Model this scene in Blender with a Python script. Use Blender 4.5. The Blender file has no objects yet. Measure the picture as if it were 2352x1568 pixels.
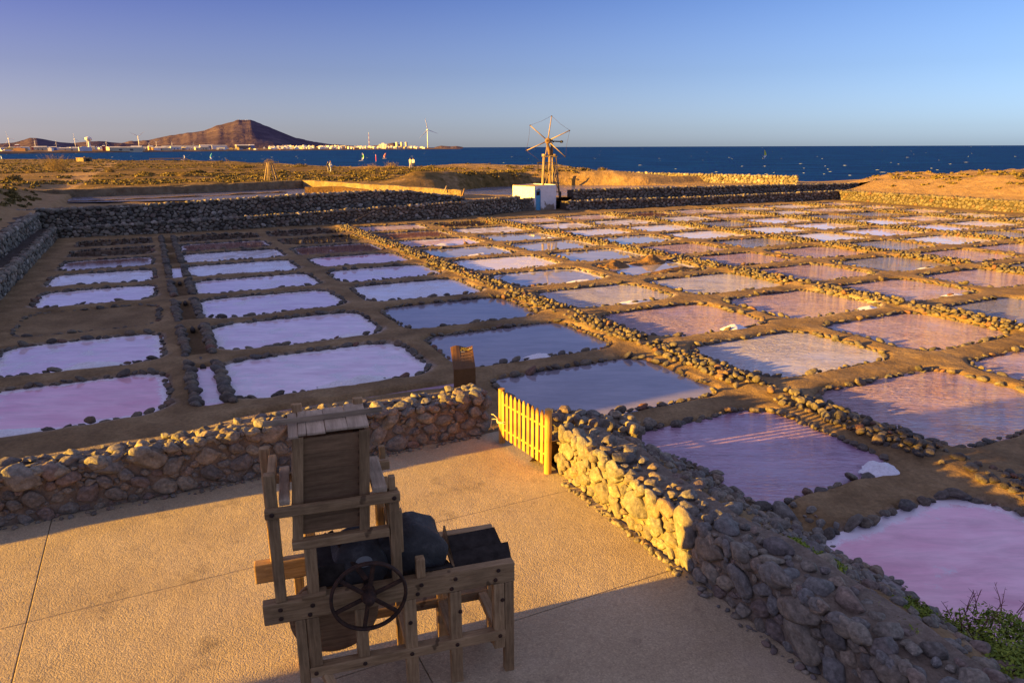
import bpy, bmesh, math, random
import numpy as np
from mathutils import Vector, Matrix, noise as mnoise

random.seed(7)
rng = np.random.default_rng(7)
R = math.radians
SC = bpy.context.scene
COL = SC.collection

# ---------------------------------------------------------------- camera
CAM_H = 5.2
PITCH = math.atan((784 - 338.1) / 1640.0)
ROLL = R(0.204)
cam_data = bpy.data.cameras.new('camera')
cam_data.sensor_width = 36.0
cam_data.lens = 1640.0 / 2352.0 * 36.0
cam_data.clip_start = 0.1
cam_data.clip_end = 120000
cam = bpy.data.objects.new('camera', cam_data)
COL.objects.link(cam)
cam.matrix_world = (Matrix.Translation((0, 0, CAM_H)) @ Matrix.Rotation(R(90) - PITCH, 4, 'X')
                    @ Matrix.Rotation(-ROLL, 4, 'Z'))
SC.camera = cam

# ---------------------------------------------------------------- world, sun, exposure
SUN_EL = R(9.0)
SUN_TRAVEL = R(19.5)                       # heading in which the light travels
SUN_VEC = Vector((-math.cos(SUN_TRAVEL) * math.cos(SUN_EL), -math.sin(SUN_TRAVEL) * math.cos(SUN_EL), math.sin(SUN_EL)))
world = bpy.data.worlds.new('World')
SC.world = world
world.use_nodes = True
wn = world.node_tree
wn.nodes.clear()


def wnode(t, **k):
    n = wn.nodes.new(t)
    for a, b in k.items():
        setattr(n, a, b)
    return n


w_out = wnode('ShaderNodeOutputWorld')
w_bg = wnode('ShaderNodeBackground')
w_bg.inputs['Strength'].default_value = 0.05
w_sky = wnode('ShaderNodeTexSky', sky_type='NISHITA')
w_sky.sun_disc = False
w_sky.sun_elevation = SUN_EL
w_sky.sun_rotation = math.atan2(SUN_VEC.x, SUN_VEC.y)
w_sky.air_density = 1.0
w_sky.dust_density = 0.6
w_sky.ozone_density = 2.5
# evening tint: violet overhead and towards the sun, clear azure away from it
w_geo = wnode('ShaderNodeNewGeometry')
w_sep = wnode('ShaderNodeSeparateXYZ')
wn.links.new(w_geo.outputs['Position'], w_sep.inputs[0])
w_elev = wnode('ShaderNodeMapRange')
w_elev.inputs[1].default_value = 0.0
w_elev.inputs[2].default_value = 0.20
wn.links.new(w_sep.outputs['Z'], w_elev.inputs[0])
w_dot = wnode('ShaderNodeVectorMath', operation='DOT_PRODUCT')
wn.links.new(w_geo.outputs['Position'], w_dot.inputs[0])
w_dot.inputs[1].default_value = (-math.cos(SUN_TRAVEL), -math.sin(SUN_TRAVEL), 0)
w_side = wnode('ShaderNodeMapRange')
w_side.inputs[1].default_value = -0.85
w_side.inputs[2].default_value = 0.25
wn.links.new(w_dot.outputs['Value'], w_side.inputs[0])


def wmix(a, b, fac, blend='MIX'):
    m = wnode('ShaderNodeMix', data_type='RGBA', blend_type=blend)
    for s, v in ((0, fac), (6, a), (7, b)):
        if isinstance(v, tuple):
            m.inputs[s].default_value = (*v, 1)
        elif isinstance(v, (int, float)):
            m.inputs[s].default_value = v
        else:
            wn.links.new(v, m.inputs[s])
    return m.outputs[2]


t_low = wmix((0.58, 0.78, 1.14), (0.73, 0.69, 0.85), w_side.outputs[0])
t_high = wmix((0.25, 0.46, 0.92), (0.20, 0.25, 0.74), w_side.outputs[0])
t_zen = wmix((1.05, 0.98, 1.35), (1.15, 0.98, 1.30), w_side.outputs[0])
t_all = wmix(t_low, t_high, w_elev.outputs[0])
w_zen = wnode('ShaderNodeMapRange')
w_zen.inputs[1].default_value = 0.18
w_zen.inputs[2].default_value = 0.62
wn.links.new(w_sep.outputs['Z'], w_zen.inputs[0])
t_all = wmix(t_all, t_zen, w_zen.outputs[0])
w_hs = wnode('ShaderNodeHueSaturation')
w_hs.inputs['Saturation'].default_value = 0.40
wn.links.new(w_sky.outputs[0], w_hs.inputs['Color'])
sky_c = wmix(w_hs.outputs[0], t_all, 1.0, 'MULTIPLY')
wn.links.new(sky_c, w_bg.inputs['Color'])
wn.links.new(w_bg.outputs[0], w_out.inputs['Surface'])

sun_data = bpy.data.lights.new('sun', 'SUN')
sun_data.energy = 5.0
sun_data.angle = R(0.6)
sun_data.color = (1.0, 0.53, 0.05)
sun = bpy.data.objects.new('sun', sun_data)
sun.rotation_euler = SUN_VEC.to_track_quat('Z', 'Y').to_euler()
sun.location = (-30, -12, 20)
COL.objects.link(sun)

SC.view_settings.view_transform = 'Standard'
SC.view_settings.look = 'None'
SC.view_settings.gamma = 1.0
SC.view_settings.use_curve_mapping = False
SC.view_settings.exposure = 2.2
SC.cycles.max_bounces = 5
SC.cycles.diffuse_bounces = 3
SC.cycles.glossy_bounces = 3

# ---------------------------------------------------------------- frames of reference
# The salt works lie on a square grid turned 26.5 degrees: u runs along the rows, v runs away from the terrace.
GRID = R(26.5)
CU, SU = math.cos(GRID), math.sin(GRID)


def xy(u, v):
    return u * CU - v * SU, u * SU + v * CU


def touv(x, y):
    return x * CU + y * SU, -x * SU + y * CU


def P3(u, v, z):
    a, b = xy(u, v)
    return Vector((a, b, z))


def proj(p):                                # metres to photograph pixels (2352 wide), for deciding what is in view
    c, s = math.cos(PITCH), math.sin(PITCH)
    z = p[2] - CAM_H
    f = p[1] * c - z * s
    if f < 0.3:
        return -9999, -9999, 1e9
    return 1176 + 1640 * p[0] / f, 784 - 1640 * (p[1] * s + z * c) / f, f


def in_view(p, m=260):
    x, y, f = proj(p)
    return -m < x < 2352 + m and y < 1568 + m


def ray_ground(px, py, z):                  # where a sight line of the photograph meets the level z
    dx, dy = (px - 1176) / 1640.0, -(py - 784) / 1640.0
    dx, dy = dx * math.cos(ROLL) + dy * math.sin(ROLL), -dx * math.sin(ROLL) + dy * math.cos(ROLL)
    c, s = math.cos(PITCH), math.sin(PITCH)
    X, Y, Z = dx, c + dy * s, -s + dy * c
    t = (z - CAM_H) / Z
    return Vector((X * t, Y * t, z))


def smooth(a, b, x):
    t = np.clip((x - a) / (b - a), 0, 1)
    return t * t * (3 - 2 * t)


def lerp(a, b, t):
    return a + (b - a) * t


_perm = rng.permutation(4096)
_vals = rng.random(4096) * 2 - 1


def vnoise(x, y, seed=0):                   # vectorised value noise, -1..1
    x = np.asarray(x, float) + seed * 17.13
    y = np.asarray(y, float) + seed * 9.71
    xi, yi = np.floor(x).astype(int), np.floor(y).astype(int)
    fx, fy = x - xi, y - yi
    fx, fy = fx * fx * (3 - 2 * fx), fy * fy * (3 - 2 * fy)

    def h(a, b):
        return _vals[_perm[(a + _perm[b & 4095]) & 4095]]
    return lerp(lerp(h(xi, yi), h(xi + 1, yi), fx), lerp(h(xi, yi + 1), h(xi + 1, yi + 1), fx), fy)


def fbm(x, y, o=3, seed=0):
    s, a, f = 0, 1.0, 1.0
    for i in range(o):
        s = s + a * vnoise(np.asarray(x) * f, np.asarray(y) * f, seed + i * 3)
        a *= 0.5
        f *= 2.03
    return s


# ---------------------------------------------------------------- materials
class NT:
    def __init__(self, name):
        self.m = bpy.data.materials.new(name)
        self.m.use_nodes = True
        self.t = self.m.node_tree
        self.t.nodes.clear()
        self.out = self.n('ShaderNodeOutputMaterial')
        self.b = self.n('ShaderNodeBsdfPrincipled')
        self.t.links.new(self.b.outputs[0], self.out.inputs[0])

    def n(self, t, **k):
        x = self.t.nodes.new(t)
        for a, b in k.items():
            setattr(x, a, b)
        return x

    def set(self, sock, v):
        if isinstance(v, bpy.types.NodeSocket):
            self.t.links.new(v, sock)
        elif isinstance(v, (tuple, list)) and len(v) == 3 and sock.type == 'RGBA':
            sock.default_value = (*v, 1)
        else:
            sock.default_value = v

    def p(self, **k):
        names = dict(color='Base Color', rough='Roughness', metal='Metallic', spec='Specular IOR Level', normal='Normal',
                     ior='IOR', emit='Emission Color', estr='Emission Strength', alpha='Alpha', trans='Transmission Weight',
                     sss='Subsurface Weight')
        for a, v in k.items():
            self.set(self.b.inputs[names[a]], v)
        return self.m

    def pos(self, scale=(1, 1, 1), kind='world', rot=0):
        if kind == 'world':
            s = self.n('ShaderNodeNewGeometry').outputs['Position']
        elif kind == 'object':
            s = self.n('ShaderNodeTexCoord').outputs['Object']
        else:
            s = self.n('ShaderNodeTexCoord').outputs['Generated']
        mp = self.n('ShaderNodeMapping')
        mp.inputs['Rotation'].default_value = (0, 0, rot)
        mp.inputs['Scale'].default_value = scale
        self.t.links.new(s, mp.inputs[0])
        return mp.outputs[0]

    def noise(self, vec, scale, detail=4, rough=0.55, dist=0.0):
        x = self.n('ShaderNodeTexNoise')
        self.set(x.inputs['Vector'], vec)
        x.inputs['Scale'].default_value = scale
        x.inputs['Detail'].default_value = detail
        x.inputs['Roughness'].default_value = rough
        x.inputs['Distortion'].default_value = dist
        return x.outputs['Fac']

    def voro(self, vec, scale, feature='F1', out='Distance', rnd=1.0):
        x = self.n('ShaderNodeTexVoronoi', feature=feature)
        self.set(x.inputs['Vector'], vec)
        x.inputs['Scale'].default_value = scale
        x.inputs['Randomness'].default_value = rnd
        return x.outputs[out]

    def ramp(self, fac, stops, interp='LINEAR'):
        x = self.n('ShaderNodeValToRGB')
        x.color_ramp.interpolation = interp
        e = x.color_ramp.elements
        while len(e) < len(stops):
            e.new(0.5)
        for i, (p, c) in enumerate(stops):
            e[i].position = p
            c = c if isinstance(c, (tuple, list)) else (c, c, c)
            e[i].color = (*c, 1)
        self.set(x.inputs[0], fac)
        return x.outputs[0]

    def mix(self, a, b, fac, blend='MIX'):
        x = self.n('ShaderNodeMix', data_type='RGBA', blend_type=blend)
        self.set(x.inputs[0], fac)
        self.set(x.inputs[6], a)
        self.set(x.inputs[7], b)
        return x.outputs[2]

    def math(self, op, a, b=0.0, clamp=False):
        x = self.n('ShaderNodeMath', operation=op)
        x.use_clamp = clamp
        self.set(x.inputs[0], a)
        self.set(x.inputs[1], b)
        return x.outputs[0]

    def bump(self, h, strength=0.5, dist=0.02, prev=None):
        x = self.n('ShaderNodeBump')
        x.inputs['Strength'].default_value = strength
        x.inputs['Distance'].default_value = dist
        self.set(x.inputs['Height'], h)
        if prev is not None:
            self.set(x.inputs['Normal'], prev)
        return x.outputs[0]

    def attr(self, name, out='Fac'):
        x = self.n('ShaderNodeAttribute')
        x.attribute_name = name
        return x.outputs[out]

    def rnd(self):                          # one random number per object and per loose piece of a joined mesh
        a = self.n('ShaderNodeObjectInfo').outputs['Random']
        b = self.n('ShaderNodeNewGeometry').outputs['Random Per Island']
        return self.math('FRACT', self.math('ADD', a, b))


def stone_material(name, stops, spot=0.35):
    t = NT(name)
    r = t.rnd()
    c = t.ramp(r, stops)
    o = t.pos(kind='object')
    n1 = t.noise(o, 2.2, 5, 0.62)
    c = t.mix(c, t.ramp(n1, [(0.3, 0.55), (0.5, 1.0), (0.72, 1.5)]), 1.0, 'MULTIPLY')
    n2 = t.noise(t.pos(), 38, 3, 0.6)
    c = t.mix(c, t.ramp(n2, [(0.35, 0.72), (0.6, 1.12), (0.75, 1.5)]), spot * 1.6, 'MULTIPLY')
    # dusty sand lying on upward faces in patches
    nb = t.bump(t.noise(t.pos(), 16, 5, 0.65), 0.55, 0.03)
    nb = t.bump(n2, 0.35, 0.008, nb)
    nb = t.bump(t.voro(t.pos(), 11), 0.45, 0.03, nb)
    return t.p(color=c, rough=0.82, normal=nb, spec=0.25)


M = {}
M['rim_stone'] = stone_material('basalt_cobble', [(0.0, (.07, .062, .052)), (.3, (.12, .102, .078)), (.55, (.17, .142, .10)),
                                                  (.75, (.10, .094, .085)), (.93, (.155, .115, .078)), (1.0, (.17, .085, .06))])
M['wall_stone'] = stone_material('fieldstone', [(0.0, (.12, .11, .095)), (.2, (.21, .18, .135)), (.4, (.17, .165, .15)),
                                                (.6, (.25, .215, .155)), (.75, (.15, .13, .115)), (.9, (.21, .15, .115)),
                                                (1.0, (.28, .235, .165))])
M['back_stone'] = stone_material('retaining_wall_stone', [(0.0, (.07, .062, .052)), (.25, (.22, .19, .14)), (.5, (.12, .115, .095)),
                                                          (.7, (.30, .26, .195)), (.88, (.16, .115, .085)), (1.0, (.42, .38, .31))])

# packed earth of the paths between the pans, with salt where the brine has dried on the bank
t = NT('packed_earth')
n1 = t.noise(t.pos(), 0.9, 6, 0.6)
n2 = t.noise(t.pos(), 14, 5, 0.7)
c = t.ramp(n1, [(.25, (.13, .085, .040)), (.5, (.235, .156, .075)), (.75, (.36, .25, .125))])
c = t.mix(c, t.ramp(n2, [(.3, .62), (.55, 1.05), (.75, 1.4)]), 0.8, 'MULTIPLY')
wet = t.attr('wet')
c = t.mix(c, (.055, .036, .022), t.math('MULTIPLY', wet, .85))
salt = t.attr('salt')
sn = t.math('MULTIPLY', salt, t.ramp(t.noise(t.pos(), 7, 4, 0.7), [(.3, 0.0), (.55, 1.0)]))
c = t.mix(c, (.78, .74, .74), sn)
nb = t.bump(t.noise(t.pos(), 5, 6, 0.7), 0.7, 0.08)
nb = t.bump(n2, 0.5, 0.02, nb)
M['earth'] = t.p(color=c, rough=0.92, normal=nb, spec=0.15)

t = NT('lime_mortar_and_earth')
n1 = t.noise(t.pos(), 9, 6, 0.7)
M['mortar'] = t.p(color=t.ramp(n1, [(.3, (.12, .09, .062)), (.55, (.22, .17, .12)), (.75, (.32, .26, .19))]), rough=.95, normal=t.bump(n1, .9, .06))
t = NT('damp_dark_earth')
n1 = t.noise(t.pos(), 6, 6, 0.7)
M['dark_earth'] = t.p(color=t.ramp(n1, [(.3, (.035, .026, .018)), (.7, (.085, .062, .042))]), rough=.95, normal=t.bump(n1, .9, .08))
t = NT('dune_sand_and_scrub')
n1 = t.noise(t.pos(), 0.07, 6, 0.62)
n2 = t.noise(t.pos(), 0.8, 6, 0.7)
c = t.ramp(n2, [(.25, (.24, .15, .07)), (.5, (.36, .235, .115)), (.75, (.46, .32, .17))])
scr = t.math('MULTIPLY', t.attr('scrub'), t.ramp(t.noise(t.pos((1, 1, 1)), 0.30, 8, 0.75), [(.36, 0.0), (.47, 1.0)]))
c = t.mix(c, t.ramp(t.noise(t.pos(), 1.7, 4), [(.3, (.08, .055, .017)), (.6, (.19, .122, .04)), (.8, (.29, .18, .065))]), scr)
nb = t.bump(t.noise(t.pos(), 1.6, 8, 0.7), 0.9, 0.25)
nb = t.bump(t.noise(t.pos(), 9, 4, 0.7), 0.5, 0.05, nb)
M['dune'] = t.p(color=c, rough=0.95, normal=nb, spec=0.1)

t = NT('exposed_aggregate_concrete')
v1 = t.voro(t.pos(), 62)
v2 = t.voro(t.pos(), 62, out='Color')
nz = t.noise(t.pos(), 0.75, 5, 0.6)
n3 = t.noise(t.pos(), 26, 3, 0.7)
c = t.ramp(nz, [(.25, (.33, .255, .155)), (.5, (.41, .325, .20)), (.75, (.47, .38, .245))])
sv = t.n('ShaderNodeSeparateColor')
t.t.links.new(v2, sv.inputs[0])
c = t.mix(c, t.ramp(sv.outputs[0], [(0, .62), (.35, .95), (.7, 1.1), (1, 1.5)]), .5, 'MULTIPLY')
st = t.ramp(t.noise(t.pos(), 1.3, 6, 0.7), [(.58, 0.0), (.70, 1.0)])
c = t.mix(c, (.11, .085, .065), t.math('MULTIPLY', st, .55))
c = t.mix(c, (.46, .37, .27), t.math('MULTIPLY', t.ramp(t.noise(t.pos((1, 1, 1)), .5, 5, .7), [(.52, 0.0), (.7, 1.0)]), .4))
hgt = t.math('SUBTRACT', t.math('MULTIPLY', n3, .9), v1)
nb = t.bump(hgt, 0.38, 0.008)
nb = t.bump(t.noise(t.pos(), 2.2, 4), 0.25, 0.05, nb)
M['aggregate'] = t.p(color=c, rough=0.85, normal=nb, spec=0.25)


def wood_material(name, a, b, axis='x', rough=0.8, knots=True):
    t = NT(name)
    sc = {'x': (1.2, 14, 14), 'y': (14, 1.2, 14), 'z': (14, 14, 1.2)}[axis]
    o = t.pos(sc, 'object')
    r = t.rnd()
    n1 = t.noise(o, 2.6, 6, 0.65, 0.4)
    c = t.ramp(n1, [(.28, a), (.5, tuple((p + q) / 2 for p, q in zip(a, b))), (.72, b)])
    c = t.mix(c, t.ramp(r, [(0, .72), (.5, 1.0), (1, 1.25)]), 1.0, 'MULTIPLY')
    big = t.noise(t.pos(kind='object'), 3.0, 4, 0.6)
    c = t.mix(c, t.ramp(big, [(.3, .62), (.5, 1.0), (.7, 1.22)]), .8, 'MULTIPLY')
    if knots:
        k = t.ramp(t.noise(t.pos((2, 2, 2), 'object'), 3.1, 2), [(.68, 0.0), (.73, 1.0)])
        c = t.mix(c, (.05, .028, .014), t.math('MULTIPLY', k, .7))
    nb = t.bump(n1, 0.45, 0.01)
    return t.p(color=c, rough=rough, normal=nb, spec=0.25)


for ax in 'xyz':
    M['wood_' + ax] = wood_material('weathered_timber_' + ax, (.21, .125, .055), (.47, .305, .15), ax)
    M['pale_wood_' + ax] = wood_material('grey_plank_' + ax, (.28, .20, .125), (.48, .365, .24), ax)
M['panel_wood'] = wood_material('dark_hopper_board', (.135, .078, .037), (.28, .17, .085), 'x')
M['gate_wood'] = wood_material('yellow_gate_pine', (.44, .225, .045), (.58, .325, .085), 'z', 0.6)
M['mill_wood'] = wood_material('sunbleached_mill_timber', (.20, .145, .085), (.36, .275, .175), 'z')
M['mill_dark'] = wood_material('old_trunk_timber', (.14, .08, .04), (.30, .19, .09), 'z')
M['board_wood'] = wood_material('boardwalk_plank', (.17, .135, .10), (.30, .25, .19), 'y')

t = NT('rusted_iron')
n1 = t.noise(t.pos(), 18, 6, 0.7)
c = t.ramp(n1, [(.3, (.020, .012, .009)), (.52, (.052, .024, .013)), (.72, (.12, .052, .022))])
M['rust'] = t.p(color=c, rough=0.75, metal=0.35, normal=t.bump(n1, 0.6, 0.006))

t = NT('dark_basalt_block')
n1 = t.noise(t.pos(), 7, 7, 0.68)
c = t.ramp(n1, [(.3, (.022, .020, .018)), (.55, (.05, .046, .041)), (.75, (.12, .11, .098))])
M['basalt'] = t.p(color=c, rough=0.8, normal=t.bump(n1, 0.8, 0.04))
t = NT('blackened_sheet_iron')
n1 = t.noise(t.pos(), 9, 5, 0.6)
M['sheet'] = t.p(color=t.ramp(n1, [(.3, (.016, .012, .009)), (.7, (.05, .04, .032))]), rough=0.8, metal=0.0, spec=.15, normal=t.bump(n1, .3, .01))

t = NT('flaked_whitewash')
n1 = t.noise(t.pos(), 3.2, 6, 0.62)
n2 = t.noise(t.pos(), 1.1, 5, 0.6)
zz = t.n('ShaderNodeSeparateXYZ')
t.t.links.new(t.n('ShaderNodeTexCoord').outputs['Object'], zz.inputs[0])
low = t.math('SUBTRACT', 0.75, t.math('MULTIPLY', zz.outputs[2], 0.75), True)
fl = t.ramp(t.math('ADD', t.math('MULTIPLY', low, .38), n2), [(.66, 0.0), (.72, 1.0)])
c = t.mix(t.ramp(n1, [(.3, (.70, .68, .66)), (.6, (.82, .80, .78))]), t.ramp(n1, [(.3, (.20, .15, .10)), (.7, (.36, .30, .23))]), fl)
M['whitewash'] = t.p(color=c, rough=0.9, normal=t.bump(t.noise(t.pos(), 12, 5), 0.5, 0.03))
t = NT('flat_roof_clay')
M['clay'] = t.p(color=t.ramp(t.noise(t.pos(), 5, 5), [(.3, (.18, .11, .065)), (.7, (.33, .22, .14))]), rough=.9)
t = NT('peeling_blue_paint')
pl = t.ramp(t.noise(t.pos(), 7, 6, 0.7), [(.60, 0.0), (.64, 1.0)])
M['blue_door'] = t.p(color=t.mix((.10, .40, .62), (.22, .17, .09), pl), rough=.7)
t = NT('dark_slot')
M['dark'] = t.p(color=(.012, .010, .009), rough=.9)
t = NT('sand_plaster')
n1 = t.noise(t.pos(), 1.3, 6, 0.65)
M['plaster'] = t.p(color=t.ramp(n1, [(.3, (.13, .09, .045)), (.5, (.24, .175, .095)), (.7, (.34, .26, .15))]), rough=.92,
                   normal=t.bump(t.noise(t.pos(), 3, 8, .75), 1.0, .25))
t = NT('salt_crystal')
n1 = t.noise(t.pos(), 22, 5, 0.7)
M['salt'] = t.p(color=t.ramp(n1, [(.3, (.66, .63, .66)), (.6, (.84, .82, .84))]), rough=.6, normal=t.bump(n1, .7, .02), spec=.4)
t = NT('ochre_mud')
n1 = t.noise(t.pos(), 6, 6, 0.7)
M['mud'] = t.p(color=t.ramp(n1, [(.3, (.10, .052, .018)), (.55, (.22, .12, .04)), (.75, (.32, .19, .07))]), rough=.9, normal=t.bump(n1, .9, .1))
t = NT('corten_brown_steel')
M['signbrown'] = t.p(color=t.ramp(t.noise(t.pos(), 14, 4), [(.3, (.125, .062, .022)), (.7, (.17, .085, .030))]), rough=.45, spec=.4)
for nm, cc in (('print_yellow', (.62, .48, .03)), ('print_white', (.62, .56, .46)), ('print_tan', (.24, .135, .058))):
    M[nm] = NT(nm).p(color=cc, rough=.6)
t = NT('pale_rope')
M['rope'] = t.p(color=(.62, .50, .30), rough=.9)
t = NT('dark_pole')
M['pole'] = t.p(color=(.035, .028, .024), rough=.7)
M['yellow_hose'] = NT('yellow_hose').p(color=(.62, .50, .03), rough=.5)


def brine(name, a, b, ripple=0.0, salt=0.0, rough=0.03, scale=0.8, edge=0.0, spec=0.9):
    t = NT(name)
    w = t.pos((1, 1, 1), 'world', -GRID)
    n1 = t.noise(t.pos((1.0, 2.2, 1), 'world', -GRID), scale, 5, 0.6, 0.3)
    n1 = t.math('ADD', n1, t.math('MULTIPLY', t.math('SUBTRACT', t.n('ShaderNodeObjectInfo').outputs['Random'], .5), .28))
    c = t.ramp(n1, [(.28, a), (.72, b)])
    silt = t.ramp(t.noise(t.pos((.8, 3.5, 1), 'world', -GRID), 1.1, 6, .7, .6), [(.35, .80), (.55, 1.0), (.72, 1.12)])
    c = t.mix(c, silt, .9, 'MULTIPLY')
    ro = rough
    ed = t.attr('edge')
    if edge:
        en = t.math('ADD', ed, t.math('MULTIPLY', t.math('SUBTRACT', t.noise(w, 2.6, 5, .7), .5), 1.5))
        em = t.math('MULTIPLY', t.ramp(en, [(.62, 0.0), (.90, 1.0)]), edge, True)
        c = t.mix(c, (.80, .76, .80), em)
        ro = t.math('ADD', rough, t.math('MULTIPLY', em, .4))
    if salt:
        s = t.ramp(t.noise(w, 1.3, 6, 0.68), [(.72 - salt * .5, 0.0), (.80 - salt * .45, 1.0)])
        c = t.mix(c, (.70, .66, .70), s)
        ro = t.math('ADD', ro, t.math('MULTIPLY', s, .28))
    wv = t.noise(t.pos((2.0, 7.5, 1), 'world', -R(8)), 1.7, 3, 0.55, 0.8)
    gust = t.ramp(t.noise(w, .45, 3, .5), [(.35, .25), (.6, 1.0)])
    if ripple:
        h = t.math('MULTIPLY', wv, gust)
        nb = t.bump(h, min(1.0, ripple), 0.10 * ripple)
    else:
        nb = t.bump(t.noise(t.pos((1, 5, 1), 'world', -GRID), 2.2, 2), .10, .010)
    return t.p(color=c, rough=ro, ior=1.333, normal=nb, spec=spec)


M['pink'] = brine('pink_brine', (.80, .36, .47), (.94, .58, .66), 0, .20, edge=.9, spec=1.0)
M['lavender'] = brine('lavender_brine', (.80, .58, .69), (.95, .80, .85), 0, .38, edge=1.0, spec=1.0)
M['white'] = brine('salt_white_brine', (.78, .70, .74), (.90, .84, .86), 0, .55, edge=1.0)
M['slate'] = brine('slate_blue_brine', (.24, .22, .265), (.40, .36, .39), .2, .0, scale=.35, spec=1.0)
M['purple'] = brine('purple_brine', (.38, .24, .34), (.52, .35, .44), .6, .0, scale=.4, spec=1.0)
M['rpink'] = brine('rippled_pink_brine', (.36, .235, .275), (.50, .37, .40), 1.0, .0, spec=1.0)
M['rwhite'] = brine('rippled_pale_brine', (.46, .42, .46), (.60, .56, .58), .8, .08, spec=1.0)
M['rblue'] = brine('rippled_blue_brine', (.20, .19, .25), (.28, .265, .31), .9, .0, spec=1.0)
M['mirror'] = brine('still_clear_brine', (.30, .28, .31), (.44, .40, .42), .06, .16, edge=1.0, spec=1.0)
M['rust_brine'] = brine('reddish_brine', (.20, .085, .07), (.30, .15, .13), 0, .16, edge=.7)
M['brown'] = brine('dark_brown_brine', (.050, .028, .018), (.085, .05, .032), 0, .0)
M['pool'] = brine('reservoir_water', (.11, .11, .155), (.17, .165, .21), .9, .0, .15)

t = NT('open_sea')
w1 = t.noise(t.pos((.35, 1.0, 1)), .10, 6, .62, .4)
w2 = t.noise(t.pos((.5, 1.3, 1)), .55, 5, .65)
c = t.ramp(w1, [(.3, (.002, .030, .155)), (.55, (.003, .050, .24)), (.75, (.005, .08, .33))])
foam = t.math('MULTIPLY', t.ramp(t.noise(t.pos((.22, .9, 1)), .16, 3, .6), [(.60, 0.0), (.66, 1.0)]),
              t.ramp(t.noise(t.pos((.35, 1.6, 1)), .9, 4, .7), [(.56, 0.0), (.62, 1.0)]))
hh = t.math('ADD', t.math('MULTIPLY', w1, 2.2), w2)
nb = t.bump(hh, .9, 1.1)
t.p(color=c, rough=1.0, spec=0.0, normal=nb)
gl = t.n('ShaderNodeBsdfGlossy')
gl.inputs['Roughness'].default_value = .45
t.set(gl.inputs['Normal'], nb)
mx = t.n('ShaderNodeMixShader')
mx.inputs[0].default_value = .02
t.t.links.new(t.b.outputs[0], mx.inputs[1])
t.t.links.new(gl.outputs[0], mx.inputs[2])
t.t.links.new(mx.outputs[0], t.out.inputs[0])
M['sea'] = t.m


def leaf_material(name, a, b):
    t = NT(name)
    return t.p(color=t.mix(t.ramp(t.rnd(), [(0, a), (1, b)]), t.ramp(t.noise(t.pos(), 2.5, 3), [(.3, .6), (.7, 1.4)]), .8, 'MULTIPLY'),
               rough=.7, spec=.2)


M['succulent'] = leaf_material('succulent_leaf', (.12, .18, .022), (.29, .34, .04))
M['sprig'] = leaf_material('reddish_sprig', (.10, .03, .03), (.17, .06, .04))
M['dry_leaf'] = leaf_material('dry_scrub_twig', (.17, .12, .04), (.34, .23, .08))
M['scrub_leaf'] = leaf_material('scrub_leaf', (.07, .062, .016), (.21, .15, .045))


def plain(name, c, rough=.7, **k):
    return NT(name).p(color=c, rough=rough, **k)


# ---------------------------------------------------------------- mesh helpers
def link(o, parent=None):
    COL.objects.link(o)
    if parent is not None:
        o.parent = parent
    return o


def mesh_obj(name, verts, faces, mat, parent=None, smooth_=False):
    me = bpy.data.meshes.new(name)
    me.from_pydata([tuple(v) for v in verts], [], faces)
    if mat is not None:
        me.materials.append(mat)
    if smooth_:
        me.polygons.foreach_set('use_smooth', [True] * len(me.polygons))
    me.update()
    return link(bpy.data.objects.new(name, me), parent)


def fast_mesh(name, V, F, mat, parent=None, smooth_=True):       # V (n,3), F (m,3) or (m,4) arrays
    me = bpy.data.meshes.new(name)
    V = np.asarray(V, np.float32)
    F = np.asarray(F, np.int32)
    k = F.shape[1]
    me.vertices.add(len(V))
    me.vertices.foreach_set('co', V.ravel())
    me.loops.add(F.size)
    me.loops.foreach_set('vertex_index', F.ravel())
    me.polygons.add(len(F))
    me.polygons.foreach_set('loop_start', np.arange(0, F.size, k, dtype=np.int32))
    me.polygons.foreach_set('use_smooth', np.full(len(F), smooth_))
    if mat is not None:
        me.materials.append(mat)
    me.update(calc_edges=True)
    me.validate()
    return link(bpy.data.objects.new(name, me), parent)


def attr(o, name, vals):
    a = o.data.attributes.new(name, 'FLOAT', 'POINT')
    a.data.foreach_set('value', np.asarray(vals, np.float32).ravel())


def thing(name, label, cat, loc=(0, 0, 0), rotz=0.0, group=None):
    o = bpy.data.objects.new(name, None)
    o.empty_display_size = 0.2
    o.location = loc
    o.rotation_euler = (0, 0, rotz)
    return tag(link(o), label, cat, group)


def tag(o, label, cat, group=None):
    o['label'] = label
    o['category'] = cat
    if group:
        o['group'] = group
    return o


def structure(o):
    o['kind'] = 'structure'
    return o


def bm_obj(name, bm, mat, parent=None, smooth_=False):
    me = bpy.data.meshes.new(name)
    bm.to_mesh(me)
    bm.free()
    if mat is not None:
        me.materials.append(mat)
    if smooth_:
        me.polygons.foreach_set('use_smooth', [True] * len(me.polygons))
    return link(bpy.data.objects.new(name, me), parent)


def bm_box(bm, x0, x1, y0, y1, z0, z1, bev=0.0, jit=0.0):
    vs = [bm.verts.new((x + random.uniform(-jit, jit), y + random.uniform(-jit, jit), z + random.uniform(-jit, jit)))
          for x in (x0, x1) for y in (y0, y1) for z in (z0, z1)]
    idx = [(0, 1, 3, 2), (4, 6, 7, 5), (0, 4, 5, 1), (2, 3, 7, 6), (0, 2, 6, 4), (1, 5, 7, 3)]
    fs = [bm.faces.new([vs[i] for i in f]) for f in idx]
    if bev:
        es = list({e for f in fs for e in f.edges})
        bmesh.ops.bevel(bm, geom=es, offset=bev, segments=2, profile=0.6, affect='EDGES')


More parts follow.
